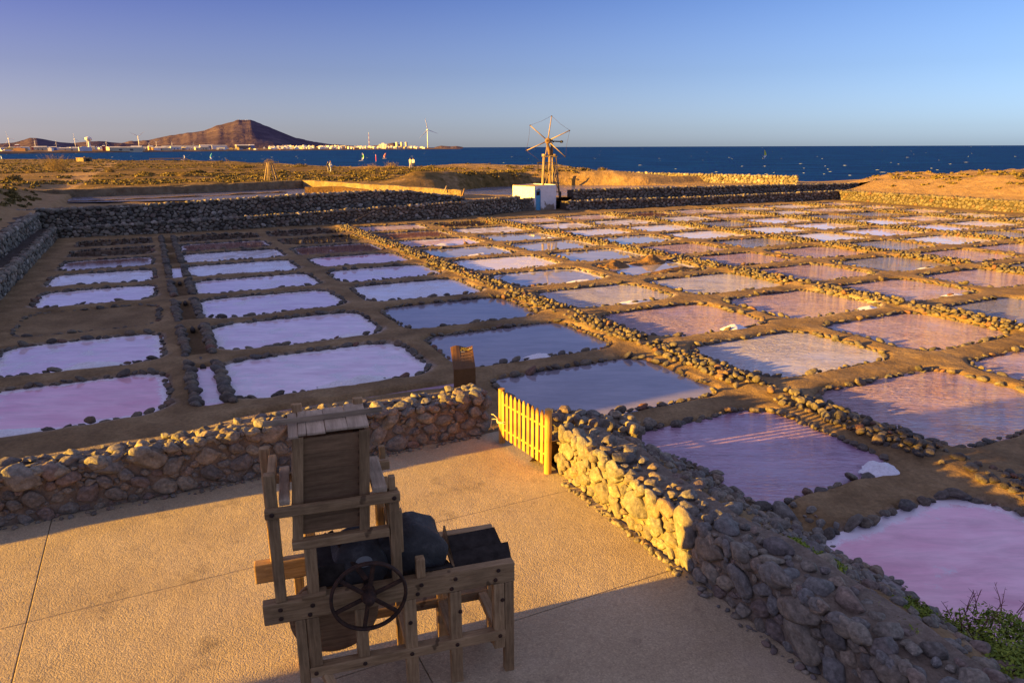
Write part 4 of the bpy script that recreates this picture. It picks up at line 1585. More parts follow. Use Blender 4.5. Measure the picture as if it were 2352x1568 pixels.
# ---------------------------------------------------------------- white hut
hu0 = Vector((2.0, 63.5, -.25))
hut = thing('hut', 'small whitewashed flat-roofed hut with a blue door below the windmill', 'hut', hu0, GRID)
W_, LN_ = 2.18, 4.2
hz = lambda x, y: 2.15 + .10 * x / W_ - .02 * y
nxw, nyw = 8, 12


def wall_grid(name, f, n, m, mat):
    V_ = [f(i / n, j / m) for i in range(n + 1) for j in range(m + 1)]
    F = [(i * (m + 1) + j, (i + 1) * (m + 1) + j, (i + 1) * (m + 1) + j + 1, i * (m + 1) + j + 1) for i in range(n) for j in range(m)]
    return mesh_obj(name, V_, F, mat, hut)


wob = lambda a, b: .018 * mnoise.noise(Vector((a * 3, b * 3, 1.3)))
# front wall leaves the door opening free
DX0, DX1, DZ = .16, .63, 1.78
for x0, x1, z0, z1 in ((0, DX0, 0, 9), (DX1, W_, 0, 9), (DX0, DX1, DZ, 9)):
    wall_grid('wall', lambda a, b: (lerp(x0, x1, a), wob(lerp(x0, x1, a), b) * (0 < lerp(x0, x1, a) < W_), lerp(z0, min(z1, hz(lerp(x0, x1, a), 0)), b)), 4, 6, M['whitewash'])
wall_grid('wall', lambda a, b: (wob(a * 4, b * 2), LN_ * (1 - a), b * hz(0, LN_ * (1 - a))), nyw, 6, M['whitewash'])
wall_grid('wall', lambda a, b: (W_, LN_ * a, b * hz(W_, LN_ * a)), nyw, 6, M['whitewash'])
wall_grid('wall', lambda a, b: (W_ * (1 - a), LN_, b * hz(W_ * (1 - a), LN_)), nxw, 6, M['whitewash'])
wall_grid('roof', lambda a, b: (lerp(.05, W_ - .05, a), lerp(.06, LN_ - .06, b), hz(W_ * a, LN_ * b) - .05), nxw, nyw, M['clay'])
for i in range(26):                           # uneven clay coping along the lit side
    y = .05 + i * .16
    box('coping_tile', (-.03, .10, y, y + .145, hz(0, y) - .03, hz(0, y) + .03), M['clay'], hut, .01, .006)
mesh_obj('door_reveal', [(DX0, .16, 0), (DX1, .16, 0), (DX1, .16, DZ), (DX0, .16, DZ), (DX0, 0, 0), (DX1, 0, 0), (DX1, 0, DZ), (DX0, 0, DZ)],
         [(0, 1, 2, 3), (4, 0, 3, 7), (1, 5, 6, 2), (3, 2, 6, 7)], M['whitewash'], hut)
door = box('door', (DX0 + .02, DX1 - .02, .07, .10, .02, DZ - .02), M['blue_door'], hut, .004)
for z0, z1 in ((-.86, -.02), (.0, .42)):
    box('door_panel', (-.17, .17, -.026, -.016, z0, z1), M['blue_door'], door, .003)
gr = box('vent_opening', (-.165, .165, -.028, -.014, .47, .80), M['dark'], door, .002)
for k in range(4):
    box('louvre', (-.15, .15, -.022, -.010, -.13 + k * .085, -.105 + k * .085), M['rust'], gr, .002)
for x0, x1, z0, z1 in ((DX0, DX0 + .03, 0, DZ), (DX1 - .03, DX1, 0, DZ), (DX0, DX1, DZ - .03, DZ)):
    box('door_frame', (x0 + .001, x1 - .001, .02, .066, z0 + .001, z1 - .001), M['blue_door'], hut, .003)
box('footing', (-.04, .5, -.12, .05, -.25, .07), M['plaster'], hut, .03, .03)
box('footing', (.62, 1.5, -.22, .02, -.25, .10), M['plaster'], hut, .04, .04)
stone_wall('stone_stub', 'small stone wall stub against the lit left wall of the hut', (28.6, 55.6), (29.75, 55.5), lambda s: -.2, lambda s: .85 + .05 * s, .6,
           [.14, .11, .08, .06], [40, 120, 300, 400], 'back_stone', limit=120, core_depth=.9)

# ---------------------------------------------------------------- windmill pump behind the hut
wm = thing('windmill', 'wooden six-armed pumping windmill on a timber trestle behind the white hut', 'windmill', (3.42, 67.0, .35), R(8))
MW, MD = M['mill_wood'], M['mill_dark']
TOP = 4.05
for x0, y0, x1, y1 in ((-.62, -.5, -.50, -.45), (.05, -.75, .0, -.5), (.98, -.4, .55, -.40), (.55, .7, .42, .5), (-.5, .6, -.42, .5)):
    V_, F = tube_mesh([(x0, y0, 0), ((x0 + x1) / 2 + random.uniform(-.05, .05), (y0 + y1) / 2, TOP / 2), (x1, y1, TOP)], [.08, .076, .066], 10)
    mesh_obj('leg', V_, F, MW, wm, True)
for a, b in (((-.62, -.45, TOP), (.68, -.42, TOP)), ((-.55, .5, TOP), (.6, .5, TOP)), ((-.48, -.55, TOP + .1), (-.48, .6, TOP + .1)), ((.45, -.55, TOP + .1), (.45, .6, TOP + .1))):
    bar('top_beam', a, b, .16, .17, MW, wm, .02)
for a, b in (((-.55, -.55, 1.1), (-.02, -.62, 3.3)), ((.10, -.68, 1.2), (.68, -.46, 3.3)), ((.85, -.3, 1.1), (.45, .45, 3.2)), ((-.5, -.4, 2.9), (-.45, .5, 1.4))):
    bar('brace', a, b, .10, .06, MW, wm, .01)
for z, d_ in ((1.35, .05), (.55, .0)):
    bar('tie', (-.75, -.55, z), (.2, -.72, z), .10, .08, MW, wm, .01)
    bar('tie', (.1, -.6, z + .35), (.95, -.35, z + .35), .08, .07, MW, wm, .01)
tube('mast', [(.02, 0, 1.0), (.02, 0, TOP + .1)], .08, MD, wm, 10)
# the bent trunk that carries the shaft
tube('carrier', [(.10, -.02, TOP), (.02, -.06, TOP + .45), (-.10, -.05, TOP + .85), (-.20, -.05, TOP + 1.20)], [.17, .165, .13, .10], MD, wm, 12)
tube('carrier', [(.22, .12, TOP), (.30, .10, TOP + .5), (.26, .06, TOP + .9), (.20, .02, TOP + 1.2)], [.12, .12, .11, .09], MD, wm, 12)
HUB = Vector((-.20, -.42, TOP + 1.33))
yaw = R(-24)
ax_d = Vector((math.sin(yaw), -math.cos(yaw), .05)).normalized()   # the hub looks out towards the terrace, a little left
tube('shaft', [HUB, HUB - ax_d * .6 + Vector((.2, 0, 0)), HUB + Vector((1.35, .62, -.06))], .055, M['rust'], wm, 10)
cw = bpy.data.objects.new('counterweight', stone_mesh('rim_stone', 3, False))
link(cw, wm)
cw.location = HUB + Vector((1.40, .64, -.06))
cw.scale = (.17, .13, .12)
cl = tube('bracket', [(.02, .0, TOP + 1.15), (.25, .06, TOP + 1.45), (.42, .1, TOP + 1.2)], .06, M['rust'], wm, 8)
rot_m = Matrix((ax_d.cross(Vector((0, 0, 1))).normalized() * -1, Vector((0, 0, 1)), ax_d)).transposed()
sx_ = Vector((math.cos(yaw), math.sin(yaw), 0))
sz_ = ax_d.cross(sx_).normalized()
if sz_.z < 0:
    sz_ = -sz_
hubo = lathe('hub', [(.10, -.13), (.245, -.11), (.27, 0), (.245, .11), (.15, .14), (.06, .15)], MD, wm, 24, 'z', True)
hubo.matrix_basis = Matrix.Translation(HUB) @ ax_d.to_track_quat('Z', 'Y').to_matrix().to_4x4()
sq = box('hub_plate', (-.09, .09, -.09, .09, .13, .16), M['rust'], hubo, .01)
tips = []
for k, ang in enumerate((82, 24, -40, -98, -157, 141)):
    d_ = sx_ * math.cos(R(ang)) + sz_ * math.sin(R(ang))
    a, b = HUB + d_ * .235, HUB + d_ * 2.16
    V_, F = tube_mesh([a, b], [.052, .04], 8)
    mesh_obj('arm', V_, F, MW, wm, True)
    tube('arm_tip', [b - d_ * .02 - sx_ * .05, b - d_ * .02 + sx_ * .05], .05, M['rust'], wm, 8)
    tips.append(b)
for a, b in zip(tips, tips[1:] + tips[:1]):
    tube('stay_rope', [a, (a + b) / 2 + (HUB - (a + b) / 2) * .035, b], .010, M['rust'], wm, 5)
tube('pump_rod', [(1.02, -.3, -.6), (1.0, -.32, .9)], .13, M['pole'], wm, 10)
box('pump_box', (-.1, 1.1, -.6, .1, -.3, .0), M['pole'], wm, .02)

# ---------------------------------------------------------------- salt and mud heaps
def heap(name, label, cat, center_uv, z, su, sv, h, mat, rot=GRID, seed=0, group=None, n=22, lump=.5):
    a, b = xy(*center_uv)
    V_, F, ev = [], [], {}
    for i in range(n + 1):
        for j in range(n + 1):
            x, y = i / n * 2 - 1, j / n * 2 - 1
            r = math.hypot(x, y)
            nz_ = mnoise.fractal(Vector((x * 1.6 + seed * 5.1, y * 1.6, seed)), 1, 2, 4)
            e = max(0.0, 1 - r * (1 + .35 * mnoise.noise(Vector((math.atan2(y, x) * 1.2, seed, 2)))))
            zz_ = h * (e ** .75) * max(.25, 1 + lump * nz_) - .015
            ev[(i, j)] = e
            V_.append((x * su, y * sv, zz_))
    for i in range(n):
        for j in range(n):
            if max(ev[(i, j)], ev[(i + 1, j)], ev[(i + 1, j + 1)], ev[(i, j + 1)]) > 0:
                F.append((i * (n + 1) + j, (i + 1) * (n + 1) + j, (i + 1) * (n + 1) + j + 1, i * (n + 1) + j + 1))
    o = mesh_obj(name, V_, F, M[mat], None, True)
    o.location = (a, b, z)
    o.rotation_euler = (0, 0, rot)
    return tag(o, label, cat, group)


SALT = [((1, 3), .15, .9, .14, 'on the near rim of the big lavender pan behind the wall'), ((0, 3), -.55, .8, .11, 'on the near rim of the nearest pink pan at far left'),
        ((0, 4), .15, .75, .12, 'between the two nearest pans of the left column'), ((1, 4), .55, .55, .07, 'on the near rim of the second pan of the second column'),
        ((2, 3), -.1, .42, .09, 'on the bank beside the information board pan'), ((3, 3), .25, .45, .12, 'on the near rim of the second rippled pink pan'),
        ((2, 1), .75, .38, .13, 'at the corner between the two nearest shaded pans'), ((2, 5), .1, .45, .06, 'on the near rim of the white pan in the third column'),
        ((3, 5), .35, .8, .07, 'on the rim of the pan that mirrors the windmill'), ((3, 7), .0, .9, .10, 'on the rim of a still pan in the fourth column'),
        ((3, 8), -.1, 1.1, .12, 'on a lavender pan of the fourth column'), ((4, 8), .5, .6, .09, 'on the rim of the pan that mirrors the hut'),
        ((3, 4), .1, .8, .07, 'along the near rim of the pale fourth-column pan'), ((5, 3), .2, .6, .08, 'on a rippled pink pan of the sixth column'),
        ((4, 3), .6, .5, .06, 'on a rippled pink pan of the fifth column'), ((6, 4), .0, .7, .07, 'on the rim of a bluish pan in the seventh column')]
for i, (key, fu, su, h, where) in enumerate(SALT):
    p = PANS_BY.get(key)
    if not p:
        continue
    heap('salt_heap', f'small white salt heap {where}', 'salt heap', (p['u'] + fu * p['hu'], p['v'] - p['hv'] - .06), WATER_Z + .055, su, .30, h * 1.3, 'salt', GRID + random.uniform(-.05, .05), i + 1, 'salt heaps')
p = PANS_BY[(4, 5)]
for i, (du, dv, su, sv, h, where) in enumerate(((-1.3, 1.1, .9, .55, .38, 'at the back left of the muddy pan'), (.9, 1.3, 1.1, .55, .42, 'at the back right of the muddy pan'),
                                             (.3, -1.35, 2.1, .4, .30, 'along the near edge of the muddy pan'))):
    heap('mud_heap', f'lumpy ochre mud heap {where}', 'mud heap', (p['u'] + du, p['v'] + dv), WATER_Z, su, sv, h * .75, 'mud', GRID, 30 + i, 'mud heaps', 26, .9)

# ---------------------------------------------------------------- plants
def leaf_cluster(name, n, rx, ry, rz, size, mat, parent, up=.3, seed=1, dome=True):
    """Many small leaf faces spread through a low dome."""
    r_ = np.random.default_rng(seed)
    d = r_.normal(size=(n, 3))
    d /= np.linalg.norm(d, axis=1)[:, None]
    if dome:
        d[:, 2] = np.abs(d[:, 2])
    rad = r_.random(n) ** .33
    lump = 1 + .35 * fbm(d[:, 0] * 2.3 + seed, d[:, 1] * 2.3 + d[:, 2], 2, seed)
    c = d * (rad * lump)[:, None] * np.array([rx, ry, rz])
    nrm = d + r_.normal(scale=.7, size=(n, 3)) + np.array([0, 0, up])
    nrm /= np.linalg.norm(nrm, axis=1)[:, None]
    t1 = np.cross(nrm, r_.normal(size=(n, 3)))
    t1 /= np.linalg.norm(t1, axis=1)[:, None]
    t2 = np.cross(nrm, t1)
    s = size * (.6 + .8 * r_.random(n))[:, None]
    V_ = np.stack([c - t1 * s * .5, c + t2 * s - nrm * s * .1, c + t1 * s * .5, c - t2 * s + nrm * s * .3], 1).reshape(-1, 3)
    F = np.arange(n * 4).reshape(-1, 4)
    return fast_mesh(name, V_, F, mat, parent, False)


def sprigs(name, n, rx, ry, h, mat, parent, seed=1, r=.006, lean=.35):
    rr = random.Random(seed)
    VV, FF, k = [], [], 0
    for i in range(n):
        a = rr.uniform(0, 6.28)
        d = rr.random() ** .5
        x, y = math.cos(a) * d * rx, math.sin(a) * d * ry
        hh = h * rr.uniform(.5, 1.1)
        lx, ly = rr.uniform(-lean, lean) * hh + x * .4, rr.uniform(-lean, lean) * hh + y * .4
        pts = [(x, y, 0), (x + lx * .4, y + ly * .4, hh * .5), (x + lx, y + ly, hh)]
        V_, F = tube_mesh(pts, [r, r * .8, r * .35], 4, False)
        VV += V_
        FF += [tuple(j + k for j in f) for f in F]
        k += len(V_)
        for m in range(3):                     # side twigs
            t0 = rr.uniform(.4, .95)
            b = Vector((x + lx * t0, y + ly * t0, hh * t0))
            e = b + Vector((rr.uniform(-1, 1), rr.uniform(-1, 1), rr.uniform(.1, .9))) * hh * .28
            V_, F = tube_mesh([b, e], [r * .6, r * .3], 3, False)
            VV += V_
            FF += [tuple(j + k for j in f) for f in F]
            k += len(V_)
    return mesh_obj(name, VV, FF, mat, parent)


def gz(u, v):
    return float(pan_ground_z(np.array([[u]]), np.array([[v]]))[0][0, 0])


for i, (px, py, rx, ry, rz, n, lab) in enumerate(((2305, 1512, .72, 1.15, .26, 12000, 'large spreading green succulent mat in the bottom right corner'),
                                                 (2010, 1385, .50, .20, .08, 2400, 'thin green succulent strip on the rubble right of the wall'),
                                                 (1900, 1290, .22, .20, .10, 1300, 'dark green tuft between stones above the strip of green'),
                                                 (1825, 1248, .26, .14, .09, 1200, 'farthest small green tuft on top of the rubble bank'),
                                                 (2100, 1405, .26, .16, .09, 1200, 'small green tuft at the lower end of the succulent strip'))):
    g0 = ray_ground(px, py, .25)
    u, v = touv(g0.x, g0.y)
    z = gz(u, v)
    for _ in range(3):
        g0 = ray_ground(px, py, z + .05)
        u, v = touv(g0.x, g0.y)
        z = gz(u, v)
    root = thing('succulent_plant', lab, 'plant', (g0.x, g0.y, z - .02), GRID + R(90), 'green plants on the rubble bank')
    leaf_cluster('foliage', n, rx, ry, rz, .021, M['succulent'], root, .4, 11 + i)
    sprigs('stem', 26 if i == 0 else 8, rx * .8, ry * .8, rz * .8, M['sprig'], root, 5 + i, .006)
    if i == 0:
        s_ = sprigs('red_sprig', 16, .30, .5, .34, M['sprig'], root, 77, .005, .5)
        s_.location = (.35, -.35, .1)


def land_h(x, y):
    u, v = touv(x, y)
    a, b, Zg = LAND_GRID
    i = min(max(int(np.searchsorted(a, u)) - 1, 0), len(a) - 2)
    j = min(max(int(np.searchsorted(b, v)) - 1, 0), len(b) - 2)
    f = min(max((u - a[i]) / (a[i + 1] - a[i]), 0), 1)
    g = min(max((v - b[j]) / (b[j + 1] - b[j]), 0), 1)
    return float(lerp(lerp(Zg[i, j], Zg[i + 1, j], f), lerp(Zg[i, j + 1], Zg[i + 1, j + 1], f), g))


def on_land(px, py, z=1.8):
    for _ in range(6):
        g0 = ray_ground(px, py, z)
        z = land_h(g0.x, g0.y)
        if z < 0:
            z = 1.2
    return Vector((g0.x, g0.y, z))


# the tall dry bush and other shrubs one can tell apart
SHRUBS = [(132, 393, 4.2, 2.4, 'dry_leaf', 'tall wispy dry bush on the skyline at far left'), (70, 398, 1.6, .7, 'dry_leaf', 'bare grey twiggy bush just left of the tall dry bush'),
          (255, 396, 1.3, .9, 'dry_leaf', 'bare branching bush right of the tall dry bush'), (420, 411, 1.8, .55, 'dry_leaf', 'pale tangled dead shrub beyond the narrow reservoir'),
          (618, 374, 3.0, 1.2, 'dry_leaf', 'rounded dry bush behind the timber trestle'), (850, 388, 4.2, .9, 'dry_leaf', 'broad brushwood heap left of the far walkers'),
          (900, 384, 3.0, 1.0, 'dry_leaf', 'tangled dry bush at the right end of the brushwood'), (560, 386, 5.0, .7, 'scrub_leaf', 'dark green spreading scrub left of the trestle'),
          (690, 384, 4.5, .7, 'scrub_leaf', 'dark green scrub belt right of the trestle'), (330, 402, 2.4, .5, 'scrub_leaf', 'low green shrub on the plain above the reservoir'),
          (455, 398, 2.6, .5, 'scrub_leaf', 'low olive shrub in the middle of the left plain'), (870, 410, 2.2, .4, 'scrub_leaf', 'flat dark shrub beyond the sunlit reservoir wall'),
          (960, 409, 2.2, .4, 'scrub_leaf', 'flat shrub beyond the right end of the sunlit wall'), (790, 413, 2.0, .4, 'scrub_leaf', 'low brown shrub behind the sunlit reservoir wall'),
          (1090, 401, 2.4, .5, 'scrub_leaf', 'low shrub on the edge of the brown lagoon bank'), (1340, 408, 1.6, .6, 'scrub_leaf', 'rounded shrub right of the windmill legs'),
          (1385, 402, 1.8, .7, 'scrub_leaf', 'larger rounded shrub left of the far boulder wall'), (30, 415, 1.8, .6, 'scrub_leaf', 'green shrub on the shaded slope at far left'),
          (25, 452, 1.2, .5, 'scrub_leaf', 'green clump on the shaded slope above the left wall'), (640, 400, 2.2, .45, 'scrub_leaf', 'low shrub just right of the trestle feet')]
for i, (px, py, w, h, mt, lab) in enumerate(SHRUBS):
    g0 = on_land(px, py)
    root = thing('shrub', lab, 'shrub', g0 - Vector((0, 0, .05)), random.uniform(0, 3), 'shrubs on the coastal plain')
    n = 2600 if mt == 'dry_leaf' and h > 1.5 else 1100
    leaf_cluster('foliage', n, w * .5, w * .42, h * (.85 if mt == 'dry_leaf' else 1), .055 if mt == 'dry_leaf' else .10, M[mt], root, .2, 40 + i)
    sprigs('branch', 60 if h > 1.5 else 26, w * .42, w * .36, h * 1.08, M['dry_leaf'], root, 90 + i, .018 if h > 1 else .012, .6)

# low scrub that covers the plain as one mass
r_ = np.random.default_rng(5)
VV, FF, k = [], [], 0
cnt = 0
tries_ = 0
while cnt < 2320 and tries_ < 16000:
    tries_ += 1
    px, py = r_.uniform(-40, 1430), 366 + 58 * r_.random() ** 1.4
    dune_ = cnt >= 2000
    if dune_:
        px, py = r_.uniform(1900, 2420), r_.uniform(386, 470)
        if cnt >= 2230:
            px, py = r_.uniform(-60, 95), r_.uniform(392, 478)
    if px > 1000 and py < 385:
        continue
    g0 = on_land(px, py)
    u, v = touv(g0.x, g0.y)
    d_ = math.hypot(g0.x, g0.y)
    if dune_ and ((-7.5 < u < 66) or g0.z < 1.2):
        continue
    if (v < 82 and not dune_) or d_ > 330 or g0.z < 1.0 or land_h(g0.x, g0.y) < .9:
        continue
    if fbm(u * .06, v * .06, 2, 91) < -.35:
        continue
    n = 30
    w = r_.uniform(.25, .85) * (.5 if dune_ else 1)
    h = r_.uniform(.08, .24) * (.8 if dune_ else 1)
    d = r_.normal(size=(n, 3))
    d /= np.linalg.norm(d, axis=1)[:, None]
    d[:, 2] = np.abs(d[:, 2])
    c = d * (r_.random(n) ** .4)[:, None] * np.array([w, w, h]) + np.array([g0.x, g0.y, g0.z])
    t1 = r_.normal(size=(n, 3))
    t1 /= np.linalg.norm(t1, axis=1)[:, None]
    t2 = np.cross(t1, d + .01)
    t2 /= np.linalg.norm(t2, axis=1)[:, None]
    s = .085 * (.6 + r_.random(n))[:, None]
    VV.append(np.stack([c - t1 * s, c + t2 * s, c + t1 * s, c - t2 * s], 1).reshape(-1, 3))
    FF.append(np.arange(n * 4).reshape(-1, 4) + k)
    k += n * 4
    cnt += 1
sc_ = fast_mesh('scrub', np.vstack(VV), np.vstack(FF), M['scrub_leaf'], None, False)
sc_['kind'] = 'stuff'
sc_['label'] = 'low brown and olive scrub covering the coastal plain'
sc_['category'] = 'scrub'

# ---------------------------------------------------------------- small things on the plain
g0 = on_land(623, 413)
tr = thing('timber_trestle', 'pyramid-shaped golden timber trestle on the corner of the reservoir wall', 'trestle', g0 + Vector((0, 0, .05)), R(15))
hh = 2.0
for x0, y0, x1, y1 in ((-.80, -.5, -.28, -.15), (-.2, -.6, -.1, -.18), (.35, -.55, .12, -.15), (.80, -.3, .28, -.1), (-.5, .6, -.2, .15), (.6, .6, .2, .15)):
    bar('leg', (x0, y0, -.2), (x1, y1, hh), .10, .09, MW, tr, .01)
bar('cap', (-.42, 0, hh + .02), (.42, 0, hh + .02), .34, .12, MW, tr, .02)
bar('tie', (-.62, -.42, .62), (-.12, -.5, .62), .07, .07, MW, tr, .01)
bar('tie', (.30, -.45, .70), (.62, -.25, .62), .07, .07, MW, tr, .01)

g0 = on_land(197, 371.5)
bk = thing('bunker', 'tiny square stone shelter on the shore line at far left', 'shelter', g0, R(-25))
box('wall', (-2.0, 1.0, -1.3, 1.3, -.3, 1.0), M['plaster'], bk, .05)
box('roof', (-2.1, 1.1, -1.4, 1.4, 1.0, 1.12), M['plaster'], bk, .03)
box('door_opening', (1.0, 1.02, -.6, .5, -.2, .8), M['dark'], bk, 0)
tube('chimney', [(-.2, 0, 1.1), (-.2, 0, 1.4)], .2, M['plaster'], bk, 10)

for i, (px0, py0, px1, py1, lab) in enumerate(((345, 369.5, 520, 367.2, 'left stretch of thin orange barrier along the shore'), (520, 368.2, 640, 367.2, 'right stretch of thin orange barrier along the shore'))):
    a, b = on_land(px0, py0 + 3), on_land(px1, py1 + 3)
    fr = thing('barrier', lab, 'barrier', a)
    n = 7
    pts = [a.lerp(b, k_ / n) for k_ in range(n + 1)]
    for p_ in pts:
        p_.z = max(land_h(p_.x, p_.y), .5)
        tube('post', [p_ - a, p_ - a + Vector((0, 0, .7))], .05, M['mill_dark'], fr, 6)
    V_, F = [], []
    for p_ in pts:
        V_ += [p_ - a + Vector((0, -.08, .42)), p_ - a + Vector((0, -.08, .62)), p_ - a + Vector((0, -.04, .62)), p_ - a + Vector((0, -.04, .42))]
    for k_ in range(n):
        for m in range(4):
            F.append((k_ * 4 + m, k_ * 4 + 4 + m, k_ * 4 + 4 + (m + 1) % 4, k_ * 4 + (m + 1) % 4))
    mesh_obj('band', V_, F, plain('orange_band', (.60, .27, .03)), fr)

# walkers
SKIN = plain('skin', (.42, .24, .16), .6)


def person(loc, rotz, top, bottom, hair, lab, stride=.16, arm=.1, hgt=1.72):
    root = thing('person', lab, 'person', loc, rotz, 'people walking on the coast')
    k = hgt / 1.72
    J = [(0, 0, .95), (0, .0, 1.12), (0, .01, 1.30), (0, .01, 1.42), (0, -.01, 1.50),           # 0-4 pelvis..neck
         (-.09, 0, .90), (-.10, -stride * .5, .50), (-.10, -stride * .2 + .06, .08), (-.10, -stride - .06, .03),
         (.09, 0, .90), (.10, stride * .3, .50), (.10, stride + .05, .10), (.10, stride - .10, .03),
         (-.18, 0, 1.40), (-.23, .03 + arm, 1.14), (-.22, -.06 + arm * .6, .90), (-.21, -.10 + arm * .5, .80),
         (.18, 0, 1.40), (.23, .03 - arm, 1.14), (.22, -.08 - arm * .6, .90), (.21, -.12 - arm * .6, .80)]
    Rr = [.15, .14, .16, .13, .055, .10, .068, .045, .035, .10, .068, .045, .035, .062, .045, .036, .04, .062, .045, .036, .04]
    E_ = [(0, 1), (1, 2), (2, 3), (3, 4), (0, 5), (5, 6), (6, 7), (7, 8), (0, 9), (9, 10), (10, 11), (11, 12), (3, 13), (13, 14), (14, 15), (15, 16), (3, 17), (17, 18), (18, 19), (19, 20)]
    me = bpy.data.meshes.new('body')
    me.from_pydata([tuple(c * k for c in p_) for p_ in J], E_, [])
    o = link(bpy.data.objects.new('body', me), root)
    md = o.modifiers.new('skin', 'SKIN')
    for i, sv in enumerate(me.skin_vertices[0].data):
        sv.radius = (Rr[i] * k, Rr[i] * k * (.72 if i < 4 else 1))
        sv.use_root = i == 0
    ss = o.modifiers.new('sub', 'SUBSURF')
    ss.levels = ss.render_levels = 1
    tt_ = NT('walker_clothing')
    zc = tt_.n('ShaderNodeSeparateXYZ')
    tt_.t.links.new(tt_.n('ShaderNodeTexCoord').outputs['Object'], zc.inputs[0])
    cc_ = tt_.ramp(zc.outputs[2], [(0, (.05, .04, .04)), (.045, bottom), (.53, top), (.80, (.42, .24, .16))], 'CONSTANT')
    mp = tt_.n('ShaderNodeMath', operation='MULTIPLY')
    mp.inputs[1].default_value = 1 / 1.85
    tt_.t.links.new(zc.outputs[2], mp.inputs[0])
    ramp_node = cc_.node
    tt_.t.links.new(mp.outputs[0], ramp_node.inputs[0])
    me.materials.append(tt_.p(color=cc_, rough=.85))
    hd = lathe('head', [(.02, -.12), (.062, -.10), (.082, -.03), (.085, .04), (.06, .10), (.02, .125)], SKIN, root, 12, 'z', True)
    hd.location = (0, -.02, 1.61 * k)
    hr = lathe('hair', [(.088, -.02), (.094, .05), (.07, .11), (.02, .137)], hair, root, 12, 'z', True)
    hr.location = (0, .006, 1.61 * k)
    return root


HAIR = plain('dark_hair', (.03, .02, .015), .6)
HAIR2 = plain('fair_hair', (.16, .10, .06), .6)
for px, py, rz, top, bot, hair, lab, hg in ((754.5, 396, 60, (.05, .05, .05), (.30, .26, .22), HAIR, 'left walker of the pair beyond the reservoir, in a dark top', 1.68),
                                           (760.5, 396, 75, (.72, .70, .68), (.36, .42, .5), HAIR2, 'right walker of the pair beyond the reservoir, in a white top', 1.75),
                                           (943, 387, 160, (.55, .52, .48), (.52, .47, .42), HAIR, 'left walker near the shore path, in pale grey clothes', 1.76),
                                           (950, 387, 165, (.80, .79, .78), (.05, .05, .06), HAIR, 'right walker near the shore path, in white top and dark shorts', 1.8)):
    person(on_land(px, py), R(rz), top, bot, hair, lab, hgt=hg)

# far sign and viewing platform beyond the windmill
g0 = on_land(1318, 403)
fs = thing('information_board', 'dark slanted information stand on the dune right of the windmill', 'sign', g0, R(10))
box('base', (-.5, .5, -.3, .3, -.1, .12), M['plaster'], fs, .03)
box('column', (-.26, .20, -.10, .06, .12, 1.1), M['pole'], fs, .01)
quad_board('panel', [(-.26, -.1, 1.1), (.20, -.1, 1.1), (.42, .15, 1.55), (.0, .15, 1.55)], .05, M['pole'], fs)
g0 = on_land(1258, 404)
pf = thing('viewing_frame', 'dark table-like timber frame on the dune behind the windmill', 'frame', g0, R(5))
for x in (-1.3, -.1, .9):
    bar('post', (x, 0, -.2), (x, 0, 1.2), .14, .14, M['pole'], pf, .01)
bar('top_rail', (-1.4, 0, 1.22), (1.0, 0, 1.22), .12, .16, M['pole'], pf, .01)
bar('brace', (-.9, .05, .2), (-.2, .05, .9), .08, .08, M['pole'], pf, .01)

# hoses and poles on the back wall
def at_wall(px, py, v):
    dx, dy = (px - 1176) / 1640.0, -(py - 784) / 1640.0
    dx, dy = dx * math.cos(ROLL) + dy * math.sin(ROLL), -dx * math.sin(ROLL) + dy * math.cos(ROLL)
    c, s = math.cos(PITCH), math.sin(PITCH)
    X_, Y_, Z_ = dx, c + dy * s, -s + dy * c
    t_ = v / (-X_ * SU + Y_ * CU)
    return Vector((X_ * t_, Y_ * t_, CAM_H + Z_ * t_))


def wire(name, lab, cat, pts, r, mat):
    o = tube(name, [p_ - pts[0] for p_ in pts], r, mat, None, 8)
    o.location = pts[0]
    return tag(o, lab, cat)


wire('hose', 'black hose hanging diagonally over the lower back wall', 'hose', [at_wall(818, 506, 50.2), at_wall(850, 490, 52.0), at_wall(880, 478, 52.3), at_wall(902, 473, 53.0)], .05, M['pole'])
wire('hose', 'short yellow hose lying at the foot of the wall left of the hut', 'hose', [ray_ground(985, 489.5, -.1), ray_ground(998, 487.5, -.08), ray_ground(1012, 486, -.1)], .07, M['yellow_hose'])
wire('post', 'leaning wooden post at the right end of the upper back wall', 'post', [at_wall(1061, 452, 54.0), at_wall(1067, 434, 54.0)], .06, M['mill_dark'])
wire('post', 'small forked post leaning against the sunlit reservoir wall', 'post', [at_wall(1020, 442, 63), at_wall(1026, 427, 63)], .06, MW)

